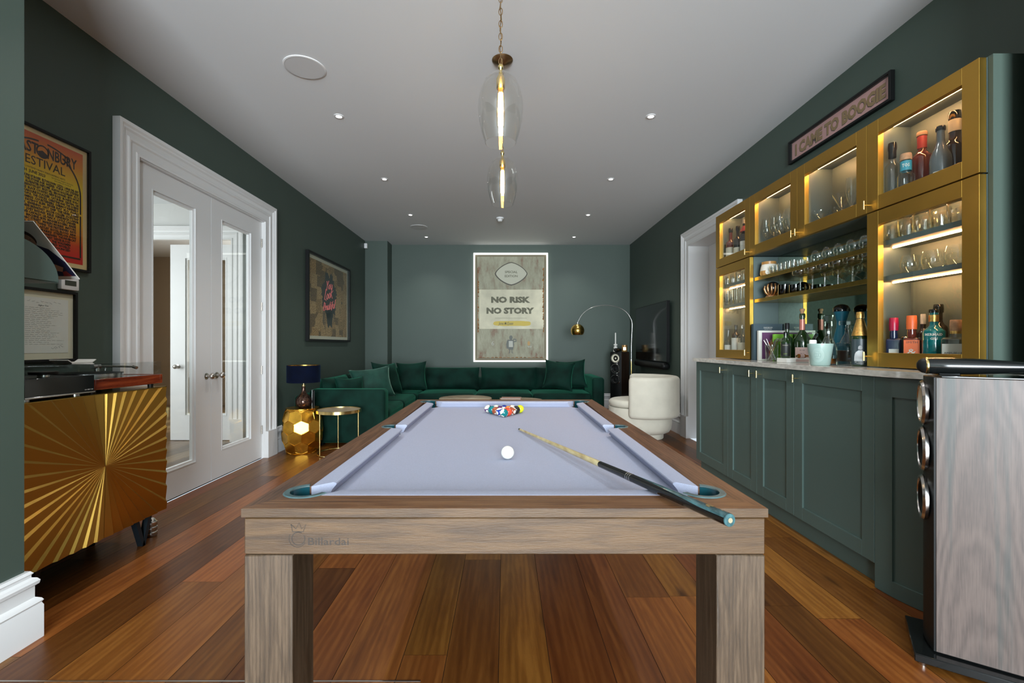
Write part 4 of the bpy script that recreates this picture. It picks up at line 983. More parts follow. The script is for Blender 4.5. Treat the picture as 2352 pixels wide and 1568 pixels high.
mb = MB(); a = P_(1137, 730.7); rect(mb, a[0], a[0] + .60, a[1], a[1] + .004, X, tx, .0450)
cx, cy = P_(1176, 742.5); pts = []
for i in range(40): a = 2 * pi * i / 40; pts.append((cx + .355 * abs(cos(a)) ** .4 * (1 if cos(a) > 0 else -1) + rd.uniform(-.006, .006), cy + .046 * abs(sin(a)) ** .6 * (1 if sin(a) > 0 else -1) + rd.uniform(-.004, .004)))
poly(mb, pts, X, flat('yellow_swash', (.62, .46, .06)), .0450)
text(mb, 'James McQueen', .082, X @ Matrix.Translation((cx, cy, .0458)), tx, shear=.35, off=.0006, width=.52)
part(mb, 'author_lettering', None, t, inv)
mb = MB(); wc = flat('chalk_white', (.52, .53, .46)); cx, cy = P_(1132, 788); text(mb, '6', .12, X @ Matrix.Translation((cx, cy, .0430)), wc)
gy = flat('figure_grey', (.13, .14, .12)); cx, cy = P_(1174, 789)
disc(mb, cx - .005, cy + .118, .032, .042, X, gy, .0430, 16); poly(mb, [(cx - .07, cy + .08), (cx + .05, cy + .08), (cx + .055, cy - .02), (cx + .035, cy - .11), (cx - .05, cy - .11), (cx - .075, cy - .03)], X, gy, .0430)
poly(mb, [(cx - .045, cy + .055), (cx + .030, cy + .055), (cx + .035, cy - .06), (cx - .045, cy - .06)], X, wc, .0436); stroke(mb, [(cx + .05, cy + .04), (cx + .095, cy + .05), (cx + .09, cy + .085), (cx + .04, cy + .09)], .022, X, gy, .0432)
stroke(mb, [(cx - .07, cy + .06), (cx - .085, cy - .02), (cx - .07, cy - .09)], .022, X, gy, .0432)
for s_ in (-1, 1): stroke(mb, [(cx - .007 + s_ * .02, cy - .10), (cx - .007 + s_ * .022, cy - .17), (cx - .007 + s_ * .04, cy - .172)], .016, X, gy, .0432)
cx, cy = P_(1216, 789); disc(mb, cx - .015, cy + .01, .026, .042, X, flat('pale_orange', (.50, .30, .10)), .0430, 12)
for k in range(5): disc(mb, cx - .03 + .015 * k, cy - .05 - .01 * (k % 2), .006, .012, X, wc, .0430, 8)
part(mb, 'small_emblems', None, t, inv)

# TV and soundbar
t = thing('television', 'large flat black wall television on the right wall beyond the doorway', 'television', (XR, 7.25, .92))
mb = MB(); mb.box(-.075, -.030, -.76, .77, .03, .91, bev=.003); mb.build('casing', M['black'], t)
mb = MB(); mb.box(-.0765, -.0752, -.752, .762, .038, .902); mb.build('screen', M['screen'], t, smooth=0)
mb = MB(); mb.box(-.030, -.001, -.25, .25, .25, .65); mb.build('wall_bracket', M['black'], t, smooth=0)
t = thing('soundbar', 'rounded black soundbar mounted directly under the television', 'soundbar', (XR, 7.25, .83))
mb = MB(); b_ = bmesh.new(); bmesh.ops.create_cube(b_, size=1)
for v in b_.verts: v.co = Vector((-.066 + v.co.x * .128, v.co.y * 1.44, .06 + v.co.z * .10))
bmesh.ops.bevel(b_, geom=b_.edges[:], offset=.045, segments=5, profile=.5, affect='EDGES'); mb.bm(b_); mb.build('body', M['black'], t)
mb = MB(); mb.box(-.085, -.05, -.55, .55, .1102, .1112); mb.build('top_grille', M['blacksteel'], t, smooth=0)
mb = MB(); mb.box(-.010, -.001, -.035, .035, -.05, .05, bev=.002); o = mb.build('wall_socket', M['chrome']); o.location = (XR, 5.98 + .22, .44); single(o, 'small steel wall socket low on the right wall behind the armchair', 'socket')
mb = MB(); mb.box(0, .055, -.035, .035, -.045, .045, bev=.008, seg=3); o = mb.build('motion_sensor', M['white']); o.location = (-2.555, 8.31, 2.995); single(o, 'small white alarm sensor high in the far left corner', 'sensor')

# ================================================================== SOFT FURNITURE HELPERS
def rbox(mb, x0, x1, y0, y1, z0, z1, r, seg=5, m=None, puff=0.0, sub=0):
    b = bmesh.new(); bmesh.ops.create_cube(b, size=1)
    sx, sy, sz = (x1 - x0), (y1 - y0), (z1 - z0)
    for v in b.verts: v.co = Vector((v.co.x * sx, v.co.y * sy, v.co.z * sz))
    bmesh.ops.bevel(b, geom=b.edges[:], offset=r, segments=seg, profile=.5, affect='EDGES')
    if puff:
        bmesh.ops.subdivide_edges(b, edges=[e for e in b.edges if e.calc_length() > .12], cuts=7, use_grid_fill=True)
        for v in b.verts:
            u, v_, t_ = v.co.x / sx * 2, v.co.y / sy * 2, v.co.z / sz * 2
            k = max(0, 1 - u * u) * max(0, 1 - v_ * v_)
            v.co.z += puff * k * (1 if v.co.z > 0 else -.2)
            k2 = max(0, 1 - u * u) * max(0, 1 - t_ * t_); v.co.y += puff * .8 * k2 * (1 if v_ > 0 else -1)
            k3 = max(0, 1 - v_ * v_) * max(0, 1 - t_ * t_); v.co.x += puff * .5 * k3 * (1 if u > 0 else -1)
    for v in b.verts: v.co += Vector(((x0 + x1) / 2, (y0 + y1) / 2, (z0 + z1) / 2))
    return mb.bm(b, m)
def pillow_mesh(mb, wd, ht, th, X, seed=0, pinch=.06, n=18, m=None):
    rd = random.Random(seed); ph = [rd.uniform(0, 6) for _ in range(6)]; vs = []; fs = []; N = n + 1
    for s in (1, -1):
        for j in range(N):
            for i in range(N):
                u = -1 + 2 * i / n; v = -1 + 2 * j / n
                t = (max(0, 1 - u ** 4) * max(0, 1 - v ** 4)) ** .5 * (1 - .25 * (u * u + v * v) / 2)
                x = wd / 2 * u * (1 - pinch * (1 - v * v)); y = ht / 2 * v * (1 - pinch * (1 - u * u))
                wr = .06 * sin(3.1 * u + 2 * v + ph[0]) + .05 * sin(5 * v - 3 * u + ph[1]) + .04 * sin(9 * u * v + ph[2])
                vs.append((x, y, s * th / 2 * t * (1 + wr)))
    for k in (0, 1):
        o = k * N * N
        for j in range(n):
            for i in range(n):
                f = [o + j * N + i, o + j * N + i + 1, o + (j + 1) * N + i + 1, o + (j + 1) * N + i]; fs.append(f if k == 0 else f[::-1])
    return mb.add(vs, fs, m, X)
def pose(loc, lean, yaw, roll=0):
    """upright cushion: normal faces -Y before turning; lean tips its top backwards"""
    return Matrix.Translation(loc) @ Matrix.Rotation(yaw, 4, 'Z') @ Matrix.Rotation(-lean, 4, 'X') @ Matrix.Rotation(roll, 4, 'Y') @ Matrix.Rotation(pi / 2, 4, 'X')

# ------------------------------------------------------------------ sectional sofa
t = thing('corner_sofa', 'long dark green velvet corner sofa along the far and left walls', 'sofa', (-.3, 8.1, 0)); inv = Matrix.Translation((.3, -8.1, 0))
def SB(name, *a, m=None, **k):
    mb = MB(); rbox(mb, *a, **k); o = mb.build(name, m or M['velvet'], t, smooth=50); o.matrix_parent_inverse = inv; return o
SB('base', -2.30, -1.44, 5.58, 7.36, .06, .285, .03); SB('base', -2.30, 1.40, 7.365, 8.33, .06, .285, .03)
SB('arm', -2.31, -1.415, 5.37, 5.575, .04, .672, .045, 6); SB('arm', 1.405, 1.60, 7.34, 8.34, .04, .672, .045, 6)
SB('back_frame', -2.50, -2.31, 5.40, 8.35, .06, .60, .05); SB('back_frame', -2.30, 1.60, 8.345, 8.60, .06, .60, .05)
for a in ((-2.29, -1.425, 5.58, 6.44), (-2.29, -1.425, 6.445, 7.33), (-2.29, -1.42, 7.335, 8.00), (-1.415, -.49, 7.31, 8.05), (-.485, .44, 7.31, 8.05), (.445, 1.40, 7.31, 8.05)):
    SB('seat_cushion', a[0], a[1], a[2], a[3], .287, .415, .05, 5, puff=.022)
mb = MB()
for i, (cx, wd) in enumerate(((-1.69, .70), (-.955, .98), (.07, .98), (.96, .86))):
    mb = MB(); b_ = bmesh.new(); n = 22; vs = []; fs = []
    X = pose((cx, 8.10, .605), R(12), 0)
    pillow_mesh(mb, wd * 1.03, .40, .24, X, seed=i, pinch=.035, n=22)
    o = mb.build('back_cushion', M['velvet'], t, smooth=60); o.matrix_parent_inverse = inv
for i, cy in enumerate((5.98, 6.86, 7.72)):
    mb = MB(); pillow_mesh(mb, .86, .40, .22, pose((-2.20, cy, .59), R(10), pi / 2), seed=20 + i, pinch=.035, n=20)
    o = mb.build('back_cushion', M['velvet'], t, smooth=60); o.matrix_parent_inverse = inv
for x, y in ((-2.2, 5.48), (-1.5, 5.48), (1.5, 7.45), (1.5, 8.2)):
    mb = MB(); mb.box(x - .03, x + .03, y - .03, y + .03, 0, .058); o = mb.build('foot', M['black'], t, smooth=0); o.matrix_parent_inverse = inv
def cushion_obj(wd, ht, th, loc, lean, yaw, roll, mt, lb, seed):
    mb = MB(); pillow_mesh(mb, wd, ht, th, Matrix.Identity(4), seed=seed, pinch=.13, n=22)
    o = mb.build('scatter_cushion', mt, None, smooth=70); o.matrix_world = pose(loc, lean, yaw, roll)
    return single(o, lb, 'cushion', 'velvet scatter cushions on the sofa')
cushion_obj(.50, .50, .17, (-1.55, 7.60, .679), R(20), R(8), R(-3), M['velvet'], 'upright dark green velvet cushion in the far left corner of the sofa', 1)
cushion_obj(.52, .52, .18, (-1.80, 6.98, .689), R(22), R(62), R(4), M['velvet'], 'dark green cushion leaning sideways, left of the corner one', 2)
cushion_obj(.56, .46, .20, (-1.80, 6.20, .676), R(24), R(28), R(-6), M['velvet2'], 'paler sage green velvet cushion just behind the near sofa arm', 3)
cushion_obj(.40, .36, .16, (-1.96, 5.80, .615), R(15), R(50), R(0), M['velvet'], 'small dark cushion beside the lamp at the near end of the sofa', 4)
cushion_obj(.50, .50, .17, (.885, 7.54, .699), R(20), R(-4), R(7), M['velvet'], 'dark green velvet cushion, left one of the pair at the right sofa arm', 5)
cushion_obj(.50, .50, .17, (1.135, 7.80, .699), R(18), R(-10), R(-5), M['velvet'], 'dark green velvet cushion against the right sofa arm', 6)

# coffee table with magazines (a sliver shows behind the pool table)
t = thing('coffee_table', 'low round beige coffee table just behind the pool table', 'table', (-.55, 6.35, 0))
mb = MB(); mb.lathe([(0, .425), (.36, .425), (.365, .43), (.365, .458), (.36, .462), (0, .462)], 48); mb.build('tabletop', M['marble'], t)
mb = MB(); mb.lathe([(0, .002), (.24, .002), (.22, .03), (.10, .20), (.10, .35), (.20, .424), (0, .424)], 32); mb.build('pedestal', M['brass_edge'], t)
t = thing('coffee_table', 'low round beige coffee table carrying the magazines', 'table', (.22, 6.30, 0))
mb = MB(); mb.lathe([(0, .405), (.30, .405), (.305, .41), (.305, .436), (.30, .44), (0, .44)], 48); mb.build('tabletop', M['marble'], t)
mb = MB(); mb.lathe([(0, .002), (.20, .002), (.18, .03), (.08, .20), (.08, .33), (.16, .404), (0, .404)], 32); mb.build('pedestal', M['brass_edge'], t)
def book(name, x, y, z, wd, dp, th, rz, cm, lb, cat='book', up=False):
    t = thing(name, lb, cat, (x, y, z), rz)
    mb = MB(); mb.box(-wd / 2, wd / 2, -dp / 2, dp / 2, 0, .0025); mb.box(-wd / 2, wd / 2, -dp / 2, dp / 2, th - .0025, th); mb.box(-wd / 2, -wd / 2 + .003, -dp / 2, dp / 2, .0025, th - .0025); mb.build('cover', cm, t, smooth=0)
    mb = MB(); mb.box(-wd / 2 + .0032, wd / 2 - .004, -dp / 2 + .004, dp / 2 - .004, .0027, th - .0027); mb.build('pages', M['paper'], t, smooth=0)
    return t
book('magazine', .08, 6.28, .4405, .30, .22, .018, .05, flat('mag_tan', (.35, .22, .14)), 'lower tan magazine on the coffee table', 'magazine')
book('magazine', .085, 6.29, .4590, .27, .20, .012, -.08, flat('mag_rose', (.42, .26, .20)), 'upper pinkish magazine on top of the coffee table pile', 'magazine')

# round brass side table
t = thing('side_table', 'round brass side table with a pale top in front of the sofa arm', 'side table', (-1.835, 5.05, 0))
mb = MB(); mb.lathe([(0, .462), (.226, .462), (.226, .480), (0, .480)], 48); mb.build('tabletop', M['marble'], t)
mb = MB(); mb.lathe([(.2265, .455), (.236, .455), (.236, .486), (.2265, .486), (.2265, .455)], 48); mb.build('rim', M['brass_edge'], t)
mb = MB(); mb.tube([(.225 * cos(a), .225 * sin(a), .008) for a in [2 * pi * i / 40 for i in range(40)]], .006, 8, closed=True); mb.build('base_ring', M['brass_edge'], t)
for a in (R(232), R(352), R(112)):
    mb = MB(); mb.tube([(.226 * cos(a), .226 * sin(a), .0145), (.226 * cos(a), .226 * sin(a), .4545)], .006, 10); mb.build('leg', M['brass_edge'], t)

# faceted gold drum table
t = thing('honeycomb_side_table', 'gold faceted honeycomb drum table under the table lamp', 'side table', (-2.275, 5.135, 0))
def rad(z): return .118 + .100 * max(0.0, 1 - ((z - .245) / .300) ** 2) ** .62
mb = MB(); NC = 9; rowh = .1165; s_ = rowh / 1.5; cache = []
def hv(th, z): z = min(max(z, .002), .488); r_ = rad(z); return Vector((r_ * cos(th), r_ * sin(th), z))
for row in range(-1, 5):
    zc = .065 + row * rowh
    if zc + s_ < .01 or zc - s_ > .48: continue
    for c_ in range(NC):
        th = 2 * pi * (c_ + .5 * (row % 2)) / NC + .18; hw = pi / NC
        P6 = [(th, zc + s_), (th - hw, zc + s_ / 2), (th - hw, zc - s_ / 2), (th, zc - s_), (th + hw, zc - s_ / 2), (th + hw, zc + s_ / 2)]
        P6 = [hv(*p) for p in P6]; C = sum(P6, Vector()) / 6
        nrm = Vector((cos(th), sin(th), 0)); inn = [C + (p - C) * .93 - (p - C).cross(Vector((0, 0, 0))) for p in P6]
        mean = sum(((p - C).dot((P6[1] - P6[4]).cross(P6[0] - P6[3]).normalized()) for p in P6)) / 6
        nn = (P6[1] - P6[4]).cross(P6[0] - P6[3]).normalized(); 
        if nn.dot(nrm) < 0: nn = -nn
        inn = [p - nn * ((p - C).dot(nn)) - nn * .003 for p in inn]
        mb.add(P6 + inn, [[i, (i + 1) % 6, 6 + (i + 1) % 6, 6 + i] for i in range(6)] + [[6, 7, 8, 9, 10, 11]])
mb.build('faceted_drum', M['gold_leaf'], t, smooth=0)
mb = MB(); mb.lathe([(0, .484), (rad(.485) + .004, .484), (rad(.485) + .004, .492), (0, .492)], 36); mb.lathe([(0, .001), (.125, .001), (.125, .006), (0, .006)], 36); mb.build('top_disc', M['gold_leaf'], t)

# table lamp
t = thing('table_lamp', 'table lamp with a dark blue drum shade and brown glass base', 'table lamp', (-2.262, 5.135, .4925))
mb = MB(); mb.lathe([(0, .0005), (.045, .0005), (.074, .02), (.088, .055), (.084, .095), (.062, .130), (.034, .158), (.022, .185), (.019, .225), (.022, .238), (0, .240)], 32)
mb.build('glass_base', pm('mercury_brown_glass', (.10, .055, .04), .12, .75, noise=.8, nscale=55, bump=.6, bscale=45), t)
mb = MB(); mb.lathe([(0, .2405), (.020, .2405), (.020, .250), (.008, .256), (.008, .300), (0, .300)], 20); mb.build('fitting', M['brass_edge'], t)
mb = MB(); mb.lathe([(.176, .285), (.176, .475)], 48); mb.lathe([(.1735, .475), (.1735, .285)], 48); mb.lathe([(.1735, .475), (.176, .475)], 48); mb.lathe([(.1735, .285), (.176, .285)], 48); mb.build('lamp_shade', M['navy'], t)
mb = MB(); mb.lathe([(.1732, .287), (.1732, .473)], 48); mb.build('shade_lining', M['brass_shelf'], t)
t = thing('photo_frame', 'small black framed photo standing behind the lamp base', 'photo frame', (-2.165, 5.165, .4925), R(-58))
mb = MB(); mb.box(-.045, .045, -.006, .006, 0, .190, bev=.001); mb.build('back_panel', M['black'], t)
mb = MB(); mb.box(-.0475, -.0455, -.009, .008, 0, .192); mb.build('edge_strip', M['chrome'], t, smooth=0)

# armchair --------------------------------------------------------------------
t = thing('armchair', 'cream curved tub armchair near the bar cabinets', 'armchair', (1.80, 5.95, 0))
mb = MB(); mb.lathe([(0, .003), (.245, .003), (.25, .012), (.25, .075), (0, .075)], 48); mb.build('swivel_base', M['cream'], t)
mb = MB(); 
def rounded(r0, z0, z1, rr_): return [(0, z0)] + [(r0 - rr_ + rr_ * sin(a), z0 + rr_ - rr_ * cos(a)) for a in [pi / 2 * i / 6 for i in range(7)]] + [(r0 - rr_ + rr_ * cos(a), z1 - rr_ + rr_ * sin(a)) for a in [pi / 2 * i / 6 for i in range(7)]] + [(0, z1)]
mb.lathe([(0, .076), (.28, .076), (.32, .095), (.345, .14), (.352, .20), (.352, .33), (.352, .40), (0, .40)], 56); mb.build('seat_drum', M['cream'], t, smooth=60)
mb = MB(); mb.lathe(rounded(.352, .401, .50, .045), 56)
for i, v in enumerate(mb.v): mb.v[i] = Vector((v.x * (1.0 if v.x > 0 else 1.26), v.y, v.z))
mb.build('seat_cushion', M['cream'], t, smooth=60)
mb = MB(); mb.lathe([(0, .11), (.30, .11), (.34, .15), (.352, .20), (.352, .40), (0, .40)], 56)
for i, v in enumerate(mb.v): mb.v[i] = Vector((v.x * (.96 if v.x > 0 else 1.26) - 0, v.y * .985, v.z))
mb.build('seat_front', M['cream'], t, smooth=60)
mb = MB(); n = 40; sec = []; a0, a1 = R(-124), R(92); rin, rout, z0_, z1_ = .345, .445, .285, .800
q_ = .048; shp = []
for (cxx, czz, s0) in ((rout - q_, z1_ - q_, 0), (rin + q_, z1_ - q_, 90), (rin + q_, z0_ + q_, 180), (rout - q_, z0_ + q_, 270)):
    for k in range(6): a = R(s0 + 18 * k); shp.append((cxx + q_ * cos(a), czz + q_ * sin(a)))
vs = []; S_ = len(shp); fs = []
cz = (z0_ + z1_) / 2; crr = (rin + rout) / 2
ends = 7
angs = [a0 + (a1 - a0) * i / n for i in range(n + 1)]
def ringat(a, k): return [((crr + (r_ - crr) * k[0]) * cos(a), (crr + (r_ - crr) * k[0]) * sin(a), cz + (z - cz) * k[1]) for r_, z in shp]
allr = []
for k in range(ends): ph = pi / 2 * k / ends; allr.append(ringat(a0 - .14 * cos(ph), (max(.02, sin(ph)), 1 - .16 * (1 - sin(ph)))))
for a in angs: allr.append(ringat(a, (1, 1)))
for k in range(ends - 1, -1, -1): ph = pi / 2 * k / ends; allr.append(ringat(a1 + .14 * cos(ph), (max(.02, sin(ph)), 1 - .16 * (1 - sin(ph)))))
for r_ in allr: vs += r_
for i in range(len(allr) - 1):
    for k in range(S_): fs.append([i * S_ + k, i * S_ + (k + 1) % S_, (i + 1) * S_ + (k + 1) % S_, (i + 1) * S_ + k])
fs += [list(range(S_))[::-1], [(len(allr) - 1) * S_ + k for k in range(S_)]]
mb.add(vs, fs); mb.build('wraparound_back', M['cream'], t, smooth=60)

# arc lamp --------------------------------------------------------------------
t = thing('arc_floor_lamp', 'brass arc floor lamp curving out from behind the armchair', 'floor lamp', (2.10, 7.60, 0))
mb = MB(); mb.lathe([(0, .001), (.15, .001), (.15, .035), (.145, .04), (0, .04)], 40); mb.build('base', M['black'], t)
mb = MB(); mb.tube([(0, 0, .0405), (0, 0, .93)], .013, 12); mb.build('pole', M['brass_edge'], t)
mb = MB(); mb.tube([(0, 0, .9305), (0, 0, .965)], .017, 12); mb.build('collar', M['chrome'], t)
pts = [(0, 0, .9655), (0, 0, 1.20)]; 
ctrl = [(1452, 745), (1448, 730), (1440, 718), (1428, 709), (1412, 703), (1394, 701), (1376, 702), (1360, 706), (1346, 714), (1335, 725), (1328, 738), (1326, 742)]
for px, py in ctrl[:]:
    pts.append(((px - 1160) * 7.6 / K - 2.10, 0, H + (793 - py) * 7.6 / K))
pts = [p for i, p in enumerate(pts) if i < 2 or p[2] > 1.2]
def smooth_path(pts, k=5):
    out = []; P = [Vector(p) for p in pts]
    for i in range(len(P) - 1):
        p0, p1, p2, p3 = P[max(i - 1, 0)], P[i], P[i + 1], P[min(i + 2, len(P) - 1)]
        for j in range(k):
            u = j / k; out.append(.5 * ((2 * p1) + (p2 - p0) * u + (2 * p0 - 5 * p1 + 4 * p2 - p3) * u * u + (3 * p1 - p0 - 3 * p2 + p3) * u ** 3))
    out.append(P[-1]); return out
pts[0] = (.0, 0, .9655)
mb = MB(); mb.tube(smooth_path(pts), .0052, 10); mb.build('arc_tube', M['chrome'], t)
sx_, sz_ = (1326.5 - 1160) * 7.6 / K - 2.10, H + (793 - 742) * 7.6 / K
mb = MB(); o_ = [(0, 0)] + [(.112 * sin(a), -.112 + .112 * cos(a)) for a in [R(8 * i) for i in range(1, 17)]] ; mb.lathe(o_ + [(r_ - .003, z) for r_, z in o_[:0:-1]] + [(0, -.003)], 40, c=(sx_, 0, sz_ - .012)); mb.build('dome_shade', M['brass_shelf'], t)
mb = MB(); mb.tube([(sx_, 0, sz_ - .012), (sx_, 0, sz_ + .012)], .011, 12); mb.build('shade_cap', M['chrome'], t)

# ================================================================== LOUDSPEAKERS
def loudspeaker(A, dirv, veneer, lb, tw):
    """A: floor corner between baffle and the shown side; dirv: unit vector from baffle to back; tw: +1 if width runs left of dirv"""
    ang = math.atan2(dirv[1], dirv[0]); t = thing('floor_speaker', lb, 'loudspeaker', (A[0], A[1], 0), ang)
    s = tw; W_, D_ = .21, .36
    def Y(a, b_): return tuple(sorted((s * a, s * b_)))
    y = Y(.001, .012)
    mb = MB(); y = Y(0, W_); mb.box(.010, D_, y[0], y[1], .050, 1.070, bev=.0015); mb.build('cabinet', veneer, t)
    mb = MB(); n = 8; pr = [(.0095, .002)] + [(.004 - .016 * sin(pi * k / n), .002 + (W_ - .004) * k / n) for k in range(n + 1)] + [(.0095, W_ - .002)]
    mb.prism([(p[0], s * p[1]) for p in pr], .050, 1.070); mb.build('front_baffle', M['black'], t)
    mb = MB(); y = Y(.004, W_ - .004); mb.box(.024, D_ - .002, y[0], y[1], 1.0702, 1.077, bev=.002); mb.build('top_panel', M['gloss_black'], t)
    for i, z in enumerate((.965, .785, .595)):
        Xd = Matrix.Translation((-.0105, s * W_ / 2, z)) @ Matrix.Rotation(-pi / 2, 4, 'Y')
        mb = MB(); mb.lathe([(.070, -.004), (.086, -.004), (.088, .006), (.082, .014), (.074, .014), (.070, .004), (.070, -.004)], 40, None, Xd); g_ = mb.build('trim_ring', M['chrome'], t)
        mb = MB(); mb.lathe([(.0702, .008), (.060, .012), (.052, .004), (.022, -.012), (.020, -.004), (.012, .004), (0, .006)], 40, None, Xd)
        mb.build('speaker_cone', M['cream_paper'] if i == 0 and tw > 0 else (M['chrome'] if i == 0 else M['black']), t)
    mb = MB(); y = Y(-.045, W_ + .045); mb.box(-.055, D_ + .02, y[0], y[1], .014, .044, bev=.003); mb.build('plinth', M['gloss_black'], t)
    mb = MB(); y = Y(.015, W_ - .015); mb.box(.01, D_ - .01, y[0], y[1], .0442, .0498); mb.build('spacer', M['black'], t, smooth=0)
    for fx in (-.03, D_ - .005):
        for fy in (-.02, W_ + .02):
            mb = MB(); mb.lathe([(0, 0), (.012, 0), (.014, .0138), (0, .0138)], 16, c=(fx, s * fy, 0)); mb.build('foot', M['chrome'], t)
    mb = MB(); Xt = Matrix.Translation((-.034, s * W_ / 2, 1.111)) @ Matrix.Rotation(pi / 2, 4, 'Y')
    mb.lathe([(0, 0), (.010, .001), (.020, .006), (.028, .016), (.0305, .026)], 28, M['black'], Xt); mb.lathe([(.0308, .0262), (.0322, .028), (.0322, .034), (.0308, .036)], 28, M['brass_edge'], Xt)
    mb.lathe([(.0312, .0362), (.0325, .06), (.0325, .10), (.030, .16), (.023, .25), (.014, .335), (.008, .365), (.0045, .372), (0, .372)], 28, M['gloss_black'], Xt); mb.lathe([(.0046, .3722), (.0046, .392), (0, .392)], 12, M['chrome'], Xt)
    tw_ = mb.build('tweeter_pod', M['gloss_black'], t)
    mb = MB(); mb.box(.03, .09, s * W_ / 2 - .012, s * W_ / 2 + .012, 1.0772, 1.084, bev=.002); mb.build('pod_mount', M['black'], t)
    return t
loudspeaker((1.597, 1.708), (.81, -.586), M['veneer'], 'large floor standing speaker with grey walnut side, cut by the right edge', 1)
loudspeaker((2.02, 7.93), (.6, .8), M['dark_veneer'], 'far floor standing speaker in dark wood between sofa and arc lamp', 1)
sp = (2.02 + .6 * .16 - .8 * .02, 7.93 + .8 * .16 + .6 * .02)
t = thing('candle_holder', 'white turned candle holder with a candle on the far speaker', 'candle holder', (1.965, 8.13, 1.0772))
mb = MB(); mb.lathe([(0, 0), (.038, 0), (.038, .03), (.026, .045), (.034, .065), (.034, .085), (.018, .10), (.034, .115), (.034, .135), (.012, .14), (0, .14)], 24); mb.build('holder', M['paper'], t)
mb = MB(); mb.lathe([(0, .1402), (.011, .1402), (.0105, .33), (.003, .34), (0, .34)], 16); mb.build('candle', M['paper'], t)
mb = MB(); mb.tube([(0, 0, .3402), (.001, 0, .352)], .0012, 6); mb.build('wick', M['ink'], t)
t = thing('candle_jar', 'amber candle jar on the far speaker beside the white candle holder', 'candle', (2.115, 8.09, 1.0772))
mb = MB(); mb.lathe([(0, 0), (.044, 0), (.047, .01), (.050, .12), (.046, .12), (.043, .09), (0, .09)], 28); mb.build('jar', pm('amber_jar', (.36, .20, .07), .25, .3, noise=.2, nscale=20), t)
mb = MB(); rect(mb, -.022, .022, .03, .08, Matrix.Rotation(-.25, 4, 'Z') @ on_back(0, -.0505, 0), M['brass_edge']); mb.build('label', M['brass_edge'], t, smooth=0)

# ================================================================== SUNBURST CABINET
XCF = -2.085; CY0, CY1, CZ0, CZ1 = 1.955, 2.825, .183, .935; cyc, czc = 2.390, .559
t = thing('sunburst_cabinet', 'brass sunburst fronted two door cabinet on black legs, under the turntable', 'cabinet', (-2.30, 2.39, 0)); inv = Matrix.Translation((2.30, -2.39, 0))
mb = MB(); mb.box(-2.525, XCF - .022, CY0, CY1 - .004, CZ0, CZ1); o = mb.build('carcass', M['black'], t, smooth=0); o.matrix_parent_inverse = inv
mb = MB(); mb.box(-2.525, XCF - .004, CY0, CY1, CZ1 + .0004, CZ1 + .004); o = mb.build('top_panel', M['brass_shelf'], t, smooth=0); o.matrix_parent_inverse = inv
def sun_door(sgn):
    NR = 40; y_edge = CY1 if sgn > 0 else CY0; vs = []; fs = []; uv = []
    def hit(th):
        dy, dz = cos(th), sin(th); tt = []
        if abs(dy) > 1e-9: tt.append(((y_edge - cyc) / dy) if dy * sgn > 0 else 1e9)
        if abs(dz) > 1e-9: tt.append((((CZ1 if dz > 0 else CZ0) - czc) / dz))
        return min(x for x in tt if x > 0)
    angs = []
    for k in range(NR // 2 + 1):
        a = -pi / 2 + pi * k / (NR // 2)
        angs.append((a, .0, 0)); 
        if k < NR // 2: angs.append((a + pi / (NR // 2) * .82, .009, 1))
    corners = [math.atan2(CZ1 - czc, abs(y_edge - cyc)), -math.atan2(czc - CZ0, abs(y_edge - cyc))]
    for c_ in corners:
        for i in range(len(angs) - 1):
            if angs[i][0] < c_ < angs[i + 1][0]:
                f = (c_ - angs[i][0]) / (angs[i + 1][0] - angs[i][0]); angs.insert(i + 1, (c_, angs[i][1] + f * (angs[i + 1][1] - angs[i][1]), 2)); break
    g = .0012
    for (a, h_, k) in angs:
        th = a if sgn > 0 else pi - a
        r_ = hit(th) if abs(cos(th)) > 1e-6 else hit(th)
        y = cyc + r_ * cos(th); z = czc + r_ * sin(th)
        y = max(y, cyc + g) if sgn > 0 else min(y, cyc - g)
        vs.append((XCF - .012 + h_ * (1.0 if True else 0), y, z)); uv.append((r_, a))
    c0 = len(vs); vs.append((XCF - .004, cyc + sgn * g, czc)); n = len(angs)
    back = len(vs); vs += [(XCF - .021, v[1], v[2]) for v in vs[:n]]
    for i in range(n - 1): fs.append([c0, i, i + 1]); fs.append([i, back + i, back + i + 1, i + 1])
    fs.append([back + i for i in range(n)]); fs.append([0, c0, n - 1, back + n - 1, back])
    me = bpy.data.meshes.new('door'); me.from_pydata(vs, [], fs); me.materials.append(M['sun'])
    ul = me.uv_layers.new(name='UVMap')
    for p in me.polygons:
        for li, vi in zip(p.loop_indices, p.vertices):
            v = vs[vi]; dy, dz = v[1] - cyc, v[2] - czc
            # radial strips: u runs outwards along the ray
            if p.index % 2 == 0 and p.index < 2 * (n - 1) and len(p.vertices) == 3:
                k = p.index // 2; am = (angs[k][0] + angs[k + 1][0]) / 2; 
                r_ = sqrt(dy * dy + dz * dz); aa_ = math.atan2(dz, dy * sgn) if r_ > .01 else am
                ul.data[li].uv = (r_ * cos(aa_ - am), r_ * sin(aa_ - am))
            else: ul.data[li].uv = (dy, dz)
    b_ = bmesh.new(); b_.from_mesh(me); bmesh.ops.recalc_face_normals(b_, faces=b_.faces[:]); b_.to_mesh(me); b_.free()
    o = bpy.data.objects.new('door', me); COL.objects.link(o); o.parent = t; o.matrix_parent_inverse = inv
sun_door(1); sun_door(-1)
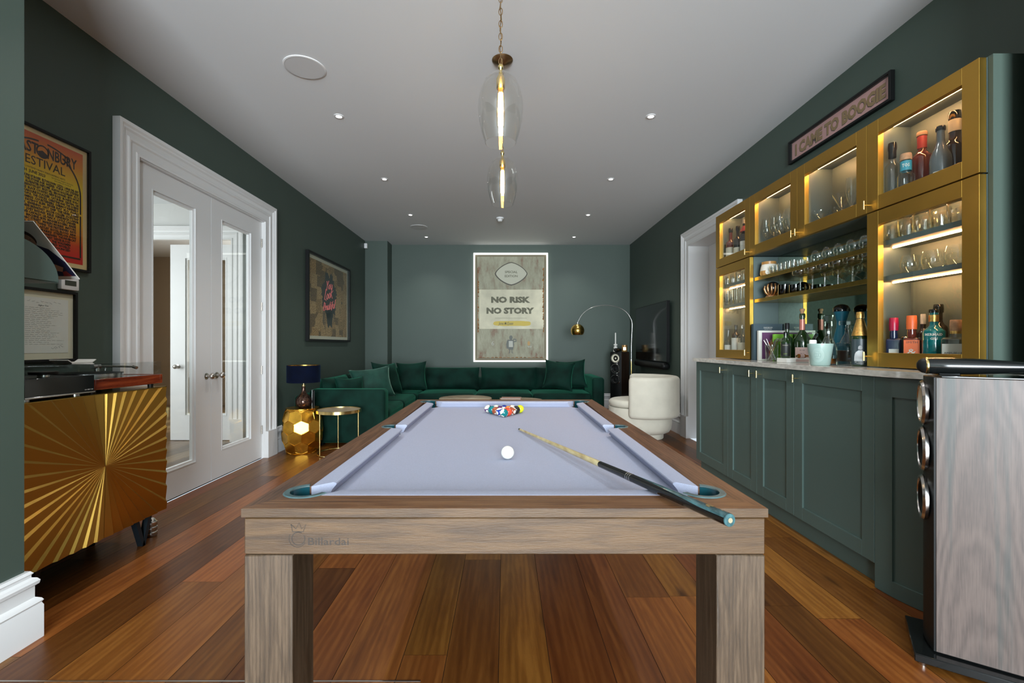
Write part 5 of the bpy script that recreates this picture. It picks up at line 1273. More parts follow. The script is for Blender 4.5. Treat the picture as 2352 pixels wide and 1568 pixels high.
for y in (CY0 + .10, CY1 - .11):
    for x in (-2.16, -2.46):
        mb = MB()
        for e in (-.055, .055):
            mb.prism([(y + e - .014, CZ0 - .001), (y + e + .014, CZ0 - .001), (y + .010, .001), (y - .010, .001)], x - .016, x + .016, axis='x')
        mb.box(x - .02, x + .02, y - .075, y + .075, CZ0 - .008, CZ0 - .001); o = mb.build('leg', M['blacksteel'], t, smooth=0); o.matrix_parent_inverse = inv
t = thing('door_stop', 'small ribbed chrome cylinder on the floor beside the sunburst cabinet leg', 'door stop', (-2.215, 2.86, 0))
mb = MB(); pr = [(0, .0005)]
for k in range(3): z = .001 + k * .031; pr += [(.030, z), (.033, z + .004), (.033, z + .024), (.029, z + .028)]
pr += [(.028, .095), (.018, .108), (0, .112)]; mb.lathe(pr, 28); mb.build('ribbed_body', M['chrome'], t)

# amplifier, turntable, things on them ---------------------------------------
zt = CZ1 + .0045
t = thing('amplifier', 'glossy black hi-fi amplifier on the left part of the sunburst cabinet', 'amplifier', (-2.28, 2.145, zt))
mb = MB(); mb.box(-.20, .19, -.165, .168, .016, .100, bev=.002); mb.build('casing', M['black'], t)
mb = MB(); mb.box(.1905, .200, -.166, .170, .022, .102, bev=.001); mb.build('front_panel', M['gloss_black'], t)
mb = MB(); mb.box(.1905, .204, -.168, .172, .014, .0215, bev=.001); mb.build('trim_strip', M['chrome'], t)
mb = MB(); text(mb, 'LINN  SELEKT  DSM', .006, Matrix.Translation((.2004, .140, .031)) @ frame3((0, 0, 0), (0, 1, 0), (0, 0, 1), (1, 0, 0)), M['paper'], width=.045, res=1); mb.build('lettering', M['paper'], t, smooth=0)
for x in (-.15, .15):
    for y in (-.12, -.03 + .15): mb = MB(); mb.lathe([(0, .0), (.018, .0), (.018, .0138), (0, .0138)], 20, c=(x, y, 0)); mb.build('foot', M['chrome'], t)
t = thing('record_clamp', 'black round puck with a chrome underside on top of the amplifier', 'record clamp', (-2.15, 2.13, zt + .1025))
mb = MB(); mb.lathe([(0, 0), (.022, 0), (.022, .012), (0, .012)], 24); mb.build('chrome_stem', M['chrome'], t)
mb = MB(); mb.lathe([(0, .0122), (.050, .0122), (.052, .016), (.052, .026), (0, .027)], 32); mb.build('disc', M['black'], t)
t = thing('turntable', 'red wood turntable with a clear lid on the sunburst cabinet', 'turntable', (-2.31, 2.575, zt))
mb = MB()
for a in ((-.19, .205, -.245, -.225), (-.19, .205, .215, .235), (.190, .205, -.2249, .2149), (-.19, -.175, -.2249, .2149)): mb.box(a[0], a[1], a[2], a[3], .020, .075, bev=.002)
mb.build('plinth', M['plinth_wood'], t)
mb = MB(); mb.box(-.1745, .1895, -.2245, .2145, .030, .073); mb.build('top_plate', M['gloss_black'], t, smooth=0)
mb = MB(); mb.lathe([(0, .0735), (.150, .0735), (.150, .096), (0, .096)], 56, c=(0, -.04, 0)); mb.build('platter', M['chrome'], t)
mb = MB(); mb.lathe([(.151, .0962), (.151, .099), (0, .099)], 56, c=(0, -.04, 0)); mb.lathe([(0, .0962), (.151, .0962)], 56, c=(0, -.04, 0)); mb.build('platter_mat', M['black'], t)
mb = MB(); mb.tube([(-.12, .145, .074), (-.12, .145, .135)], .013, 16); mb.tube([(-.12, .115, .125), (-.12, .165, .125)], .014, 14); mb.tube([(-.16, .15, .125), (-.12, .145, .127), (.03, .120, .127), (.13, .105, .126)], .0055, 12)
mb.tube([(.13, .105, .126), (.155, .100, .120)], .009, 12); mb.tube([(-.06, .135, .100), (-.06, .135, .118)], .004, 10); mb.build('tonearm', M['chrome'], t)
mb = MB(); zz0, zz1 = .0755, .152
for a in ((-.185, .200, -.240, -.2370), (-.185, .200, .227, .230), (.197, .200, -.2369, .2269), (-.185, -.182, -.2369, .2269)): mb.box(a[0], a[1], a[2], a[3], zz0, zz1)
mb.box(-.185, .200, -.240, .230, zz1 + .0001, zz1 + .003); mb.build('lid', M['acrylic'], t, smooth=0)
for x in (-.15, .165):
    for y in (-.20, .19): mb = MB(); mb.lathe([(0, 0), (.014, 0), (.016, .0295), (0, .0295)], 16, c=(x, y, 0)); mb.build('foot', M['black'], t)
t = thing('trinket_tray', 'thin white flared tray resting on the turntable lid', 'tray', (-2.36, 2.50, zt + .1555))
mb = MB(); mb.prism([(-.06, 0), (.06, 0), (.085, .016), (.080, .018), (.057, .004), (-.057, .004), (-.080, .018), (-.085, .016)], -.05, .05, axis='x'); mb.build('dish', M['paper'], t)
t = thing('thermostat', 'small white wall thermostat above the framed lyrics', 'thermostat', (XL, 2.665, 1.512))
mb = MB(); mb.box(.0008, .028, -.055, .055, 0, .070, bev=.006, seg=2); mb.build('housing', M['white'], t)
mb = MB(); mb.box(.0282, .0290, -.035, .035, .025, .055); mb.build('display', pm('lcd', (.06, .065, .05), .3), t, smooth=0)

# record rack on the end of the near wall --------------------------------------
t = thing('record_holder', 'dark green rounded metal record holder fixed to the end of the near wall', 'record rack', (-2.16, 1.836, 1.47)); 
mb = MB(); pr = [(.004, .005), (.225, .005)] + [(.004 + .221 * cos(a), .012 + .165 * sin(a)) for a in [R(8 * i) for i in range(1, 11)]] + [(.004, .177)]
mb.prism(pr, .142, .147, axis='x'); mb.build('side_panel', M['unit'], t)
mb = MB(); mb.prism(pr, -.203, -.198, axis='x'); mb.build('side_panel', M['unit'], t)
mb = MB(); mb.box(-.1975, .1415, .001, .225, 0, .0045); mb.build('shelf', M['unit'], t, smooth=0)
mb = MB(); mb.box(-.1975, .1415, .2252, .2292, 0, .030); mb.build('front_lip', M['unit'], t, smooth=0)
# album sleeve leaning in the rack
t = thing('record_sleeve', 'white record sleeve with a photo of two people leaning out of the holder', 'record sleeve', (-2.065, 2.055, 1.478))
th = math.atan2(.215, -.215); L_ = .312
Xs = frame3((0, .163, .032), (-1, 0, 0), (0, -.70, .714), (0, -.714, -.70))      # u left, v up the slope, n facing down towards the viewer
mb = MB(); mb.xf = Xs; mb.box(0, .312, 0, L_, -.004, 0); mb.build('sleeve', M['paper'], t, smooth=0)
sk = flat('skin_print', (.55, .30, .20)); nv = flat('navy_print', (.02, .02, .06)); hr = flat('hair_print', (.06, .03, .02)); rdp = flat('red_print', (.30, .04, .04))
mb = MB()
poly(mb, [(0.002, .02), (.30, .02), (.30, .10), (.20, .20), (.10, .21), (.03, .17), (.002, .10)], Xs, nv, .0006)
for cx_, cy_ in ((.085, .215), (.165, .205)): disc(mb, cx_, cy_ + .014, .033, .038, Xs, hr, .0008); disc(mb, cx_ + .003, cy_, .026, .034, Xs, sk, .0011); disc(mb, cx_ - .007, cy_ + .006, .003, .002, Xs, hr, .0014, 8); disc(mb, cx_ + .012, cy_ + .006, .003, .002, Xs, hr, .0014, 8); stroke(mb, [(cx_ - .006, cy_ - .014), (cx_ + .004, cy_ - .017), (cx_ + .014, cy_ - .013)], .003, Xs, rdp, .0014)
poly(mb, [(.03, .07), (.07, .095), (.10, .08), (.09, .055), (.05, .045)], Xs, sk, .0011); poly(mb, [(.02, .02), (.06, .02), (.05, .045), (.03, .05)], Xs, rdp, .0012); disc(mb, .235, .17, .045, .06, Xs, rdp, .0009)
mb.build('cover_photo', None, t, smooth=0)

# ================================================================== BOTTLES AND GLASSES
def face_cam(x, y): return math.atan2(-x, y)
def text_wrap(mb, s, size, r, z, m, width, off=0.0):
    tmp = MB(); text(tmp, s, size, Matrix.Identity(4), m, off=off, width=width, res=1)
    mb.add([(r * sin(v.x / r), -r * cos(v.x / r), z + v.y) for v in tmp.v], tmp.f, m)
def shell(prof, t=.0016): return prof + [(max(r_ - t, 0.0004), z + (t if i == 0 else 0)) for i, (r_, z) in list(enumerate(prof))[::-1]]
def glass_item(name, prof, loc, lb, cat, group, m, n=24, t=.0016, facet=0, base=None):
    mb = MB(); pr = shell(prof, t)
    if facet:
        k = n; vs = []; P = len(pr); fs = []
        for i in range(k):
            a = 2 * pi * i / k
            for j, (r_, z) in enumerate(pr):
                q = 1 - (.045 if (i % 2) and j < len(prof) and z < prof[-1][1] * .62 else 0); vs.append((r_ * q * cos(a + (.10 * (z * 60 % 2 - 1) if j < len(prof) else 0)), r_ * q * sin(a), z))
        for i in range(k):
            for q in range(P - 1): fs.append([i * P + q, ((i + 1) % k) * P + q, ((i + 1) % k) * P + q + 1, i * P + q + 1])
        mb.add(vs, fs)
    else: mb.lathe(pr, n)
    o = mb.build(name, M[m], None, smooth=(0 if facet else 50)); o.location = loc
    return tag(o, lb, cat, group)
def rowdup(o, spots, z, lb=None):
    for x, y in spots:
        c = o.copy(); COL.objects.link(c); c.location = (x, y, z); c.rotation_euler = (0, 0, (x * 31 + y * 17) % 1)
        if lb: c['label'] = lb
PRF = {
 'cut': [(0, 0), (.034, 0), (.038, .004), (.040, .03), (.041, .055), (.0415, .088)],
 'highball': [(0, 0), (.026, 0), (.028, .004), (.030, .07), (.031, .135)],
 'shot': [(0, 0), (.018, 0), (.020, .003), (.022, .03), (.024, .062)],
 'round': [(0, 0), (.026, 0), (.040, .012), (.049, .038), (.050, .058), (.044, .085), (.040, .098)],
 'snifter': [(0, 0), (.020, 0), (.034, .010), (.044, .032), (.045, .046), (.038, .070), (.032, .082)],
 'small': [(0, 0), (.018, 0), (.024, .008), (.030, .030), (.030, .050)],
 'wine': [(0, 0), (.034, .0005), (.034, .003), (.006, .008), (.0042, .03), (.0042, .095), (.008, .106), (.030, .130), (.040, .165), (.040, .200), (.034, .245), (.032, .262)],
 'coupe': [(0, 0), (.034, .0005), (.034, .003), (.006, .008), (.0042, .03), (.0042, .080), (.009, .090), (.034, .104), (.050, .122), (.054, .145)],
 'coupe_big': [(0, 0), (.036, .0005), (.036, .003), (.006, .008), (.0045, .03), (.0045, .098), (.010, .108), (.040, .116), (.050, .124), (.052, .152)],
 'martini': [(0, 0), (.036, .0005), (.036, .003), (.006, .008), (.0042, .03), (.0042, .095), (.007, .103), (.030, .148), (.058, .200)],
 'flute': [(0, 0), (.032, .0005), (.032, .003), (.005, .008), (.004, .03), (.004, .085), (.008, .098), (.022, .135), (.030, .185), (.030, .225), (.026, .262)],
 'low_martini': [(0, 0), (.030, .0005), (.030, .003), (.006, .007), (.0045, .045), (.012, .055), (.045, .085), (.058, .110)],
}
# near tall cabinet
g = glass_item('cut_tumbler', PRF['cut'], (2.085, 2.46, 1.7552), 'cut crystal tumbler on the top shelf of the nearest tall brass cabinet', 'glass', 'cut tumblers in the nearest tall cabinet', 'crystal', 24, .003, facet=1)
rowdup(g, [(2.085, 2.37), (2.085, 2.28), (2.085, 2.19), (2.085, 2.10), (2.185, 2.43), (2.185, 2.34), (2.185, 2.25), (2.185, 2.16), (2.185, 2.07)], 1.7552)
g = glass_item('round_glass', PRF['round'], (2.13, 2.405, 1.5632), 'round clear stemless glass, farthest of three on the middle shelf', 'glass', 'three round glasses in the nearest tall cabinet', 'glass', 36)
rowdup(g, [(2.13, 2.275)], 1.5632, 'round clear stemless glass, middle one of three on the middle shelf'); rowdup(g, [(2.13, 2.150)], 1.5632, 'round clear stemless glass, nearest of three on the middle shelf')
# far tall cabinet
g = glass_item('cut_tumbler', PRF['cut'], (2.09, 4.29, 1.7552), 'cut crystal tumbler on the top shelf of the far tall brass cabinet', 'glass', 'cut tumblers in the far tall cabinet', 'crystal', 24, .003, facet=1)
rowdup(g, [(2.09, 4.18), (2.09, 4.07), (2.09, 3.96), (2.18, 4.24), (2.18, 4.12)], 1.7552)
g = glass_item('highball_glass', PRF['highball'], (2.09, 4.29, 1.5632), 'tall plain highball glass on the middle shelf of the far tall cabinet', 'glass', 'highball glasses in the far tall cabinet', 'crystal', 24)
rowdup(g, [(2.09, 4.21), (2.09, 4.13), (2.09, 4.05), (2.09, 3.97), (2.17, 4.17), (2.17, 4.07)], 1.5632)
# upper middle cabinets
zc = ZM + .0205
g = glass_item('wine_glass', PRF['wine'], (2.10, 3.67, zc), 'stemmed wine glass behind the upper brass door left of centre', 'glass', 'wine glasses in the upper cabinet', 'glass', 28)
rowdup(g, [(2.11, 3.58), (2.10, 3.49), (2.11, 3.40), (2.19, 3.63), (2.19, 3.53), (2.19, 3.44), (2.10, 3.31), (2.19, 3.34)], zc)
g = glass_item('coupe_glass', PRF['coupe'], (2.11, 3.065, zc), 'wide coupe glass, farthest one in the cabinet with the martini glass', 'glass', 'coupes in the upper cabinet', 'glass', 32)
rowdup(g, [(2.18, 2.98)], zc, 'wide coupe glass behind and beside the martini glass')
g = glass_item('martini_glass', PRF['martini'], (2.125, 2.88, zc), 'large conical martini glass in the upper cabinet next to the flute', 'glass', None, 'glass', 36)
rowdup(g, [(2.17, 2.66)], zc, 'conical martini glass half hidden at the right of the upper cabinet door')
glass_item('flute_glass', PRF['flute'], (2.095, 2.765, zc), 'tall tulip shaped flute glass standing right in the upper cabinet', 'glass', None, 'glass', 32)
# open shelf, upper
zs = 1.7455
g = glass_item('shot_glass', PRF['shot'], (2.09, 3.57, zs), 'small narrow shot glass in the row on the upper open shelf', 'glass', 'shot glasses on the upper open shelf', 'crystal', 20)
rowdup(g, [(2.09, 3.57 - .052 * i) for i in range(1, 6)] + [(2.16, 3.54 - .055 * i) for i in range(5)], zs)
g = glass_item('small_tumbler', PRF['small'], (2.09, 3.24, zs), 'small rounded tumbler between the shot glasses and the balloon glasses', 'glass', 'small round tumblers on the upper open shelf', 'glass', 24)
rowdup(g, [(2.09, 3.165), (2.16, 3.20)], zs)
g = glass_item('balloon_glass', PRF['snifter'], (2.105, 3.07, zs), 'stemless balloon glass in the row on the upper open shelf', 'glass', 'balloon glasses on the upper open shelf', 'glass', 32)
rowdup(g, [(2.105, 2.965), (2.105, 2.86), (2.105, 2.755), (2.105, 2.65)], zs)
# open shelf, lower
zs = 1.5675
g = glass_item('coupe_glass', PRF['coupe_big'], (2.10, 3.25, zs), 'shallow coupe glass on a tall stem on the lower open shelf', 'glass', 'tall coupes on the lower open shelf', 'glass', 32)
rowdup(g, [(2.105, 3.13), (2.105, 3.01), (2.105, 2.89), (2.105, 2.77), (2.105, 2.65)], zs)
g = glass_item('cocktail_glass', PRF['low_martini'], (2.19, 3.07, zs), 'low cocktail glass standing among the taller coupes', 'glass', 'low cocktail glasses on the lower open shelf', 'glass', 32)
rowdup(g, [(2.185, 2.95), (2.185, 2.71)], zs)
g = glass_item('black_tumbler', [(0, 0), (.040, 0), (.043, .004), (.043, .082)], (2.12, 3.47, zs), 'smoked black tumbler next to the bronze hand on the lower open shelf', 'glass', None, 'smoke', 28)
c = g.copy(); COL.objects.link(c); c.location = (2.12, 3.34, zs); c.scale = (.9, .9, .8); c['label'] = 'second smaller smoked black tumbler, nearer than the first'
# ceramic mug and hand on the shelves
t = thing('ceramic_pot', 'squat tan and white ceramic pot at the left end of the upper open shelf', 'pot', (2.115, 3.665, 1.7455), face_cam(2.115, 3.665))
tan = pm('tan_glaze', (.40, .20, .055), .3, noise=.2, nscale=15); wg = pm('white_glaze', (.60, .58, .50), .35)
mb = MB(); mb.lathe([(0, 0), (.058, 0), (.064, .02), (.062, .040)], 36, tan); mb.lathe([(.0622, .040), (.058, .070), (.052, .090)], 36, wg); mb.lathe([(.0522, .090), (.052, .112), (.048, .112), (.048, .012), (0, .012)], 36, tan)
mb.build('body', tan, t)
mb = MB(); vs = []
for k in range(20): a = 2 * pi * k / 20; u = .014 + .040 * cos(a); v = .026 + .027 * sin(a); vs.append((.0655 * sin(u / .0655), -.0655 * cos(u / .0655), v))
mb.add(vs, [list(range(20))]); mb.build('white_patch', wg, t, smooth=0)
t = thing('hand_sculpture', 'bronze hand gripping a glossy black ball on the lower open shelf', 'sculpture', (2.12, 3.635, 1.5675), face_cam(2.12, 3.635))
b_ = bmesh.new(); bmesh.ops.create_uvsphere(b_, u_segments=32, v_segments=20, radius=.052)
mb = MB(); mb.bm(b_, None, Matrix.Translation((.008, 0, .076))); mb.build('ball', M['gloss_black'], t, smooth=180)
mb = MB(); C_ = Vector((.008, 0, .076))
mb.lathe([(0, 0), (.040, 0), (.044, .008), (.036, .020), (.020, .0235), (0, .0235)], 24)
for k, (az, top, l0) in enumerate(((200, .55, .2), (235, .95, .1), (262, 1.05, .05), (288, .98, .1), (318, .75, .2))):
    pts = []; rad_ = []
    for j in range(9):
        el_ = -1.15 + (1.15 + top * .55) * j / 8; d_ = Vector((cos(R(az)) * cos(el_), sin(R(az)) * cos(el_), sin(el_)))
        pts.append(C_ + d_ * (.0595 + (.002 if j in (3, 6) else 0))); rad_.append(.0092 - .0004 * j + (.0008 if j in (3, 6) else 0))
    mb.tube(pts, rad_, 10)
pts = [C_ + Vector((cos(R(a)) * cos(e), sin(R(a)) * cos(e), sin(e))) * .060 for a, e in ((150, -1.1), (150, -.7), (152, -.3), (156, .1), (162, .35))]; mb.tube(pts, [.012, .011, .010, .009, .007], 10)
o = mb.build('hand', pm('hand_bronze', (.42, .24, .12), .3, .9, noise=.25, nscale=40), t, smooth=60)

def bottle(name, lb, x, y, z, h, r, glass, cap, capz, cap_r=None, neck=.013, shoulder=.62, label=None, band=None, liquid=None, words=(), sq=False, group=None, cat='bottle', sh=.10, cork=None, rib=0):
    """h full height; capz: start of the cap as a part of h"""
    t = thing(name, lb, cat, (x, y, z), face_cam(x, y), group)
    hs_, hn = h * shoulder, h * (shoulder + sh)
    cr_ = cap_r or neck + .003
    if sq:
        mb = MB(); rbox(mb, -r, r, -r * .62, r * .62, 0, hs_ + .012, .012, 4); mb.lathe([(0, hs_ + .010), (r * .5, hs_ + .0115), (neck + .002, hn), (neck, h * capz), (0, h * capz)], 24); mb.build('glass_body', glass, t, smooth=50)
    else:
        pr = [(0, .0), (r * .92, .0), (r, .006)]
        if rib:
            for k in range(rib): zz = .012 + (hs_ - .02) * k / rib; pr += [(r, zz), (r * .955, zz + (hs_ - .02) / rib * .5)]
        pr += [(r, hs_), (r * .93, hs_ + (hn - hs_) * .3), (r * .6, hs_ + (hn - hs_) * .72), (neck + .002, hn), (neck, hn + .01), (neck, h * capz), (0, h * capz)]
        mb = MB(); mb.lathe(pr, 28); mb.build('glass_body', glass, t, smooth=50)
    if liquid:
        q = .93; mb = MB()
        if sq: rbox(mb, -r * q, r * q, -r * .56, r * .56, .004, hs_ * liquid[1], .009, 3)
        else: mb.lathe([(0, .004), (r * q, .004), (r * q, hs_ * liquid[1]), (0, hs_ * liquid[1])], 24)
        mb.build('liquid', liquid[0], t, smooth=40)
    mb = MB(); c0 = h * capz
    mb.lathe([(0, c0 + .0002), (cr_, c0 + .0002), (cr_ * 1.04, c0 + (h - c0) * .5), (cr_ * .96, h - .002), (cr_ * .9, h), (0, h)], 24); mb.build('cap', cap, t)
    if band:
        m_, za, zb_ = band; mb = MB(); mb.lathe([(neck + .0022 if za > hn / h else r, h * za), (neck + .0022, h * zb_)], 24); mb.build('neck_band', m_, t)
    if label:
        m_, za, zb_, half = label; mb = MB()
        if sq: mb.box(-r * half, r * half, -r * .62 - .0012, -r * .62 - .0002, h * za, h * zb_)
        else: mb.lathe([(r + .0006, h * za), (r + .0006, h * zb_)], 20, a0=-pi / 2 - R(half), a1=-pi / 2 + R(half))
        for (s_, size, zc_, wd_, m2) in words:
            if sq: text(mb, s_, size, frame3((0, -r * .62 - .0018, h * zc_), (1, 0, 0), (0, 0, 1), (0, -1, 0)), m2, width=wd_, res=1)
            else: text_wrap(mb, s_, size, r + .0011, h * zc_, m2, wd_)
        for i in range(len(mb.mats)): mb.mats[i] = mb.mats[i] or m_
        if not mb.mats: mb.mats = [m_]
        elif len(mb.mats) and mb.mats[0] is not m_:
            # faces added without a material come first
            nlab = 1
            k = mb.mats.index(m_) if m_ in mb.mats else (mb.mats.append(m_) or len(mb.mats) - 1)
            nf = 6 if sq else 20
            for i in range(nf): mb.mi[i] = k
        mb.build('label', m_, t, smooth=0)
    return t
dgreen = pm('dark_green_glass', (.010, .028, .008), .05, coat=.6); blk = M['gloss_black']; clr = M['glass']
amber = pm('amber_spirit', (.30, .09, .015), .08, coat=.3); darkred = pm('ruby_spirit', (.11, .015, .008), .08, coat=.5); darkl = pm('dark_liquor', (.016, .008, .005), .08, coat=.4)
navy = pm('navy_glass', (.012, .02, .06), .1, coat=.5); tealg = pm('teal_glass', (.0, .13, .14), .06, coat=.6, noise=.3, nscale=40, bump=.5, bscale=70); greyg = pm('frosted_grey_glass', (.10, .11, .11), .2, coat=.4)
cork = pm('cork', (.42, .24, .13), .8, noise=.2, nscale=60); wl = flat('label_white', (.62, .61, .55)); cl_ = flat('label_cream', (.55, .50, .38)); pink = pm('pink_cap', (.40, .01, .05), .3); org = pm('orange_label', (.70, .12, .02), .5); capo = pm('orange_cap', (.75, .13, .03), .4)
blu = flat('label_blue', (.03, .25, .33)); redl = pm('red_foil', (.35, .03, .025), .35); pkf = pm('rose_foil', (.55, .20, .16), .35, .3); goldf = pm('gold_foil', (.70, .42, .12), .3, .9, noise=.2, nscale=80, bump=.5, bscale=200); ink = M['ink']; pkl = flat('label_pink', (.60, .42, .38))
zu = ZM + .0205; zl = ZW + .0225
bottle('spirit_bottle', 'ribbed clear bottle with a black cap, far left in the nearest upper cabinet', 2.080, 2.455, zu, .335, .034, M['crystal'], blk, .88, .019, .015, .60, None, (blk, .76, .88), (greyg, .3), rib=9)
bottle('spirit_bottle', 'short clear bottle with a wooden stopper and a blue neck label reading TOS', 2.085, 2.378, zu, .245, .037, M['crystal'], cork, .86, .024, .021, .52, (blu, .66, .82, 60), None, (greyg, .2)).children[-1].name
bottle('spirit_bottle', 'dark red brown bottle with a red neck in the nearest upper cabinet', 2.180, 2.390, zu, .365, .044, darkred, cork, .94, .022, .018, .62, None, (redl, .76, .93))
bottle('spirit_bottle', 'grey frosted tapering bottle with a white label in the nearest upper cabinet', 2.092, 2.195, zu, .300, .041, greyg, blk, .93, .019, .015, .45, (wl, .18, .26, 40), None, None, sh=.28)
bottle('spirit_bottle', 'dark bottle with a broad cream neck band, nearest in the upper cabinet', 2.185, 2.220, zu, .385, .045, darkl, blk, .90, .024, .022, .55, (cl_, .03, .22, 70), (cl_, .74, .89))
# relabel the TOS text on the neck
for o in [q for q in bpy.data.objects if q.get('label', '').startswith('short clear bottle')]:
    for ch in list(o.children):
        if ch.name.startswith('label'): bpy.data.objects.remove(ch)
    mb = MB(); mb.lathe([(.0240, .155), (.0240, .205)], 24, blu); text_wrap(mb, 'TOS', .024, .0247, .180, wl, .032, off=.0008); mb.build('label', blu, o, smooth=0)
bottle('gin_bottle', 'navy blue bottle with a pink cap, far left of the gins in the tall cabinet', 2.085, 2.452, zl, .245, .034, navy, pink, .72, .020, .016, .50, (wl, .14, .32, .6), None, None, sq=True)
t = bottle('clear_jar', 'small clear glass jar bottle between the navy and the orange labelled bottles', 2.165, 2.475, zl, .145, .033, M['crystal'], M['chrome'], .92, .024, .022, .62, None, None, (greyg, .6))
bottle('gin_bottle', 'orange labelled bottle with an orange cap in the near tall cabinet', 2.084, 2.343, zl, .250, .032, darkred, capo, .72, .021, .018, .50, (org, .03, .50, .96), None, None, (('SMITH', .016, .45, .045, ink), ('&', .040, .26, .035, wl), ('GIN', .014, .10, .04, ink)), sq=True)
bottle('gin_bottle', 'teal embossed bottle lettered MERMAID GIN with a gold neck', 2.115, 2.255, zl, .275, .044, tealg, blk, .94, .020, .017, .60, None, (goldf, .78, .90), None)
for o in [q for q in bpy.data.objects if q.get('label', '').startswith('teal embossed')]:
    mb = MB(); text_wrap(mb, 'MERMAID', .017, .0448, .150, wl, .070, off=.0004); text_wrap(mb, 'GIN', .016, .0448, .130, wl, .028, off=.0004); mb.build('lettering', wl, o, smooth=0)
bottle('spirit_bottle', 'tall dark bottle with a black stopper standing behind the teal bottle', 2.195, 2.315, zl, .305, .036, darkl, blk, .86, .020, .016, .60)
bottle('spirit_bottle', 'dark slim bottle behind the orange capped bottle', 2.195, 2.400, zl, .262, .030, darkl, wl, .80, .012, .011, .60)
bottle('gin_bottle', 'square clear bottle with a white label and cork, nearest in the tall cabinet', 2.120, 2.150, zl, .218, .050, M['crystal'], cork, .76, .021, .018, .56, (wl, .04, .48, .93), (goldf, .70, .76), (greyg, .5), (('AMPLEFORTH', .014, .28, .080, ink), ('Apple Gin', .010, .19, .045, ink)), sq=True)
# far cabinets
bottle('spirit_bottle', 'red aperitif bottle with a yellow green label in the far upper cabinet', 2.095, 4.245, zu, .335, .042, darkred, blk, .88, .018, .014, .58, (cl_, .22, .46, 70), None, pm('x_', (1, 1, 1)) and None)
bottle('spirit_bottle', 'dark bottle with a pale label, middle one in the far upper cabinet', 2.10, 4.125, zu, .325, .038, darkl, blk, .88, .017, .013, .60, (cl_, .2, .40, 60))
bottle('spirit_bottle', 'tall dark bottle with a red neck, right one in the far upper cabinet', 2.105, 4.020, zu, .355, .038, darkl, cl_, .90, .018, .013, .60, (wl, .2, .46, 60), (redl, .70, .84))
bottle('spirit_bottle', 'clear decanter shaped bottle at the left of the far tall cabinet', 2.09, 4.280, zl, .255, .040, M['crystal'], M['crystal'], .80, .012, .010, .50, (wl, .2, .40, 50), None, (darkl, .6))
bottle('spirit_bottle', 'dark bottle with a plain white label in the far tall cabinet', 2.095, 4.150, zl, .285, .036, darkl, blk, .90, .014, .012, .66, (wl, .08, .58, 80), None, None)
bottle('spirit_bottle', 'clear bottle with a cream label, right one in the far tall cabinet', 2.095, 4.030, zl, .280, .040, M['crystal'], M['chrome'], .88, .014, .012, .60, (cl_, .06, .44, 80), None, (greyg, .5))

# ------------------------------------------------------------------ on the worktop
zw = ZW + .0006
def upright_book(name, x0, x1, y, ht, th, cm, lb, words, cat='book'):
    t = thing(name, lb, cat, ((x0 + x1) / 2, y, zw)); wd = x1 - x0
    mb = MB(); mb.box(-wd / 2, wd / 2, 0, .003, 0, ht); mb.box(-wd / 2, wd / 2, th - .003, th, 0, ht); mb.box(-wd / 2, -wd / 2 + .003, .003, th - .003, 0, ht); mb.build('cover', cm, t, smooth=0)
    mb = MB(); mb.box(-wd / 2 + .0032, wd / 2 - .004, .0032, th - .0032, .003, ht - .003); mb.build('pages', M['paper'], t, smooth=0)
    mb = MB(); X = on_back(0, -.0006, 0)
    for w_ in words:
        if w_[0] == 'r': rect(mb, w_[1], w_[2], w_[3], w_[4], X, w_[5], w_[6])
        else: text(mb, w_[1], w_[2], Matrix.Translation((w_[3], -.0012, w_[4])) @ on_back(0, 0, 0), w_[5], width=w_[6], res=2, off=w_[7] if len(w_) > 7 else 0)
    mb.build('cover_print', M['ink'], t, smooth=0); return t
dk = flat('slate_cover', (.035, .060, .075)); lime = flat('lime_cover', (.20, .48, .04)); lime2 = flat('lime_deep', (.12, .33, .02)); prp = flat('plum_print', (.10, .03, .09))
upright_book('recipe_book', 2.005, 2.241, 3.690, .293, .030, dk, 'tall dark slate book standing against the mirror at the far end of the worktop', [('t', 'DAVE BROOM', .016, 0, .262, wl, .07), ('t', 'COCKTAILS', .008, 0, .250, wl, .06)])
upright_book('recipe_book', 2.020, 2.241, 3.640, .238, .022, wl, 'white edged book with a purple cover in front of the slate book', [('r', -.085, .100, .012, .222, prp, 0), ('r', -.03, .06, .02, .15, flat('red_cover', (.35, .03, .02)), .0002)])
upright_book('recipe_book', 2.092, 2.241, 3.555, .207, .020, lime, 'lime green book with white letters DR behind the dark bottles', [('r', -.066, -.064, .012, .196, lime2, 0), ('r', -.066, .066, .194, .196, lime2, 0), ('r', -.066, .066, .012, .014, lime2, 0), ('r', -.05, .06, .05, .13, lime2, 0), ('t', 'DRINKS', .034, .004, .160, wl, .115, .001), ('t', 'A USER GUIDE', .010, .0, .032, lime2, .09)])
t = thing('stirrer_jar', 'clear glass tumbler packed with silver cocktail stirrers', 'jar', (2.055, 3.520, zw))
mb = MB(); mb.lathe(shell([(0, 0), (.040, 0), (.042, .004), (.046, .125)], .002), 28); mb.build('glass_jar', clr, t)
rd = random.Random(6)
for k in range(20):
    a = rd.uniform(0, 6.28); e = rd.uniform(.015, .036); a2 = a + rd.uniform(1.8, 4.2); mb = MB(); p0 = Vector((.030 * cos(a2), .030 * sin(a2), .008)); p1 = Vector((e * cos(a), e * sin(a), .118)); d_ = (p1 - p0)
    mb.tube([p0, p0 + d_ * rd.uniform(1.25, 1.5)], .0022, 6); mb.build('stirrer', M['chrome'] if k % 5 else M['brass_edge'], t)
bottle('wine_bottle', 'dark bottle with a black capsule directly in front of the lime book', 2.095, 3.395, zw, .285, .036, dgreen, M['black'], .84, .015, .013, .58, None, None, None)
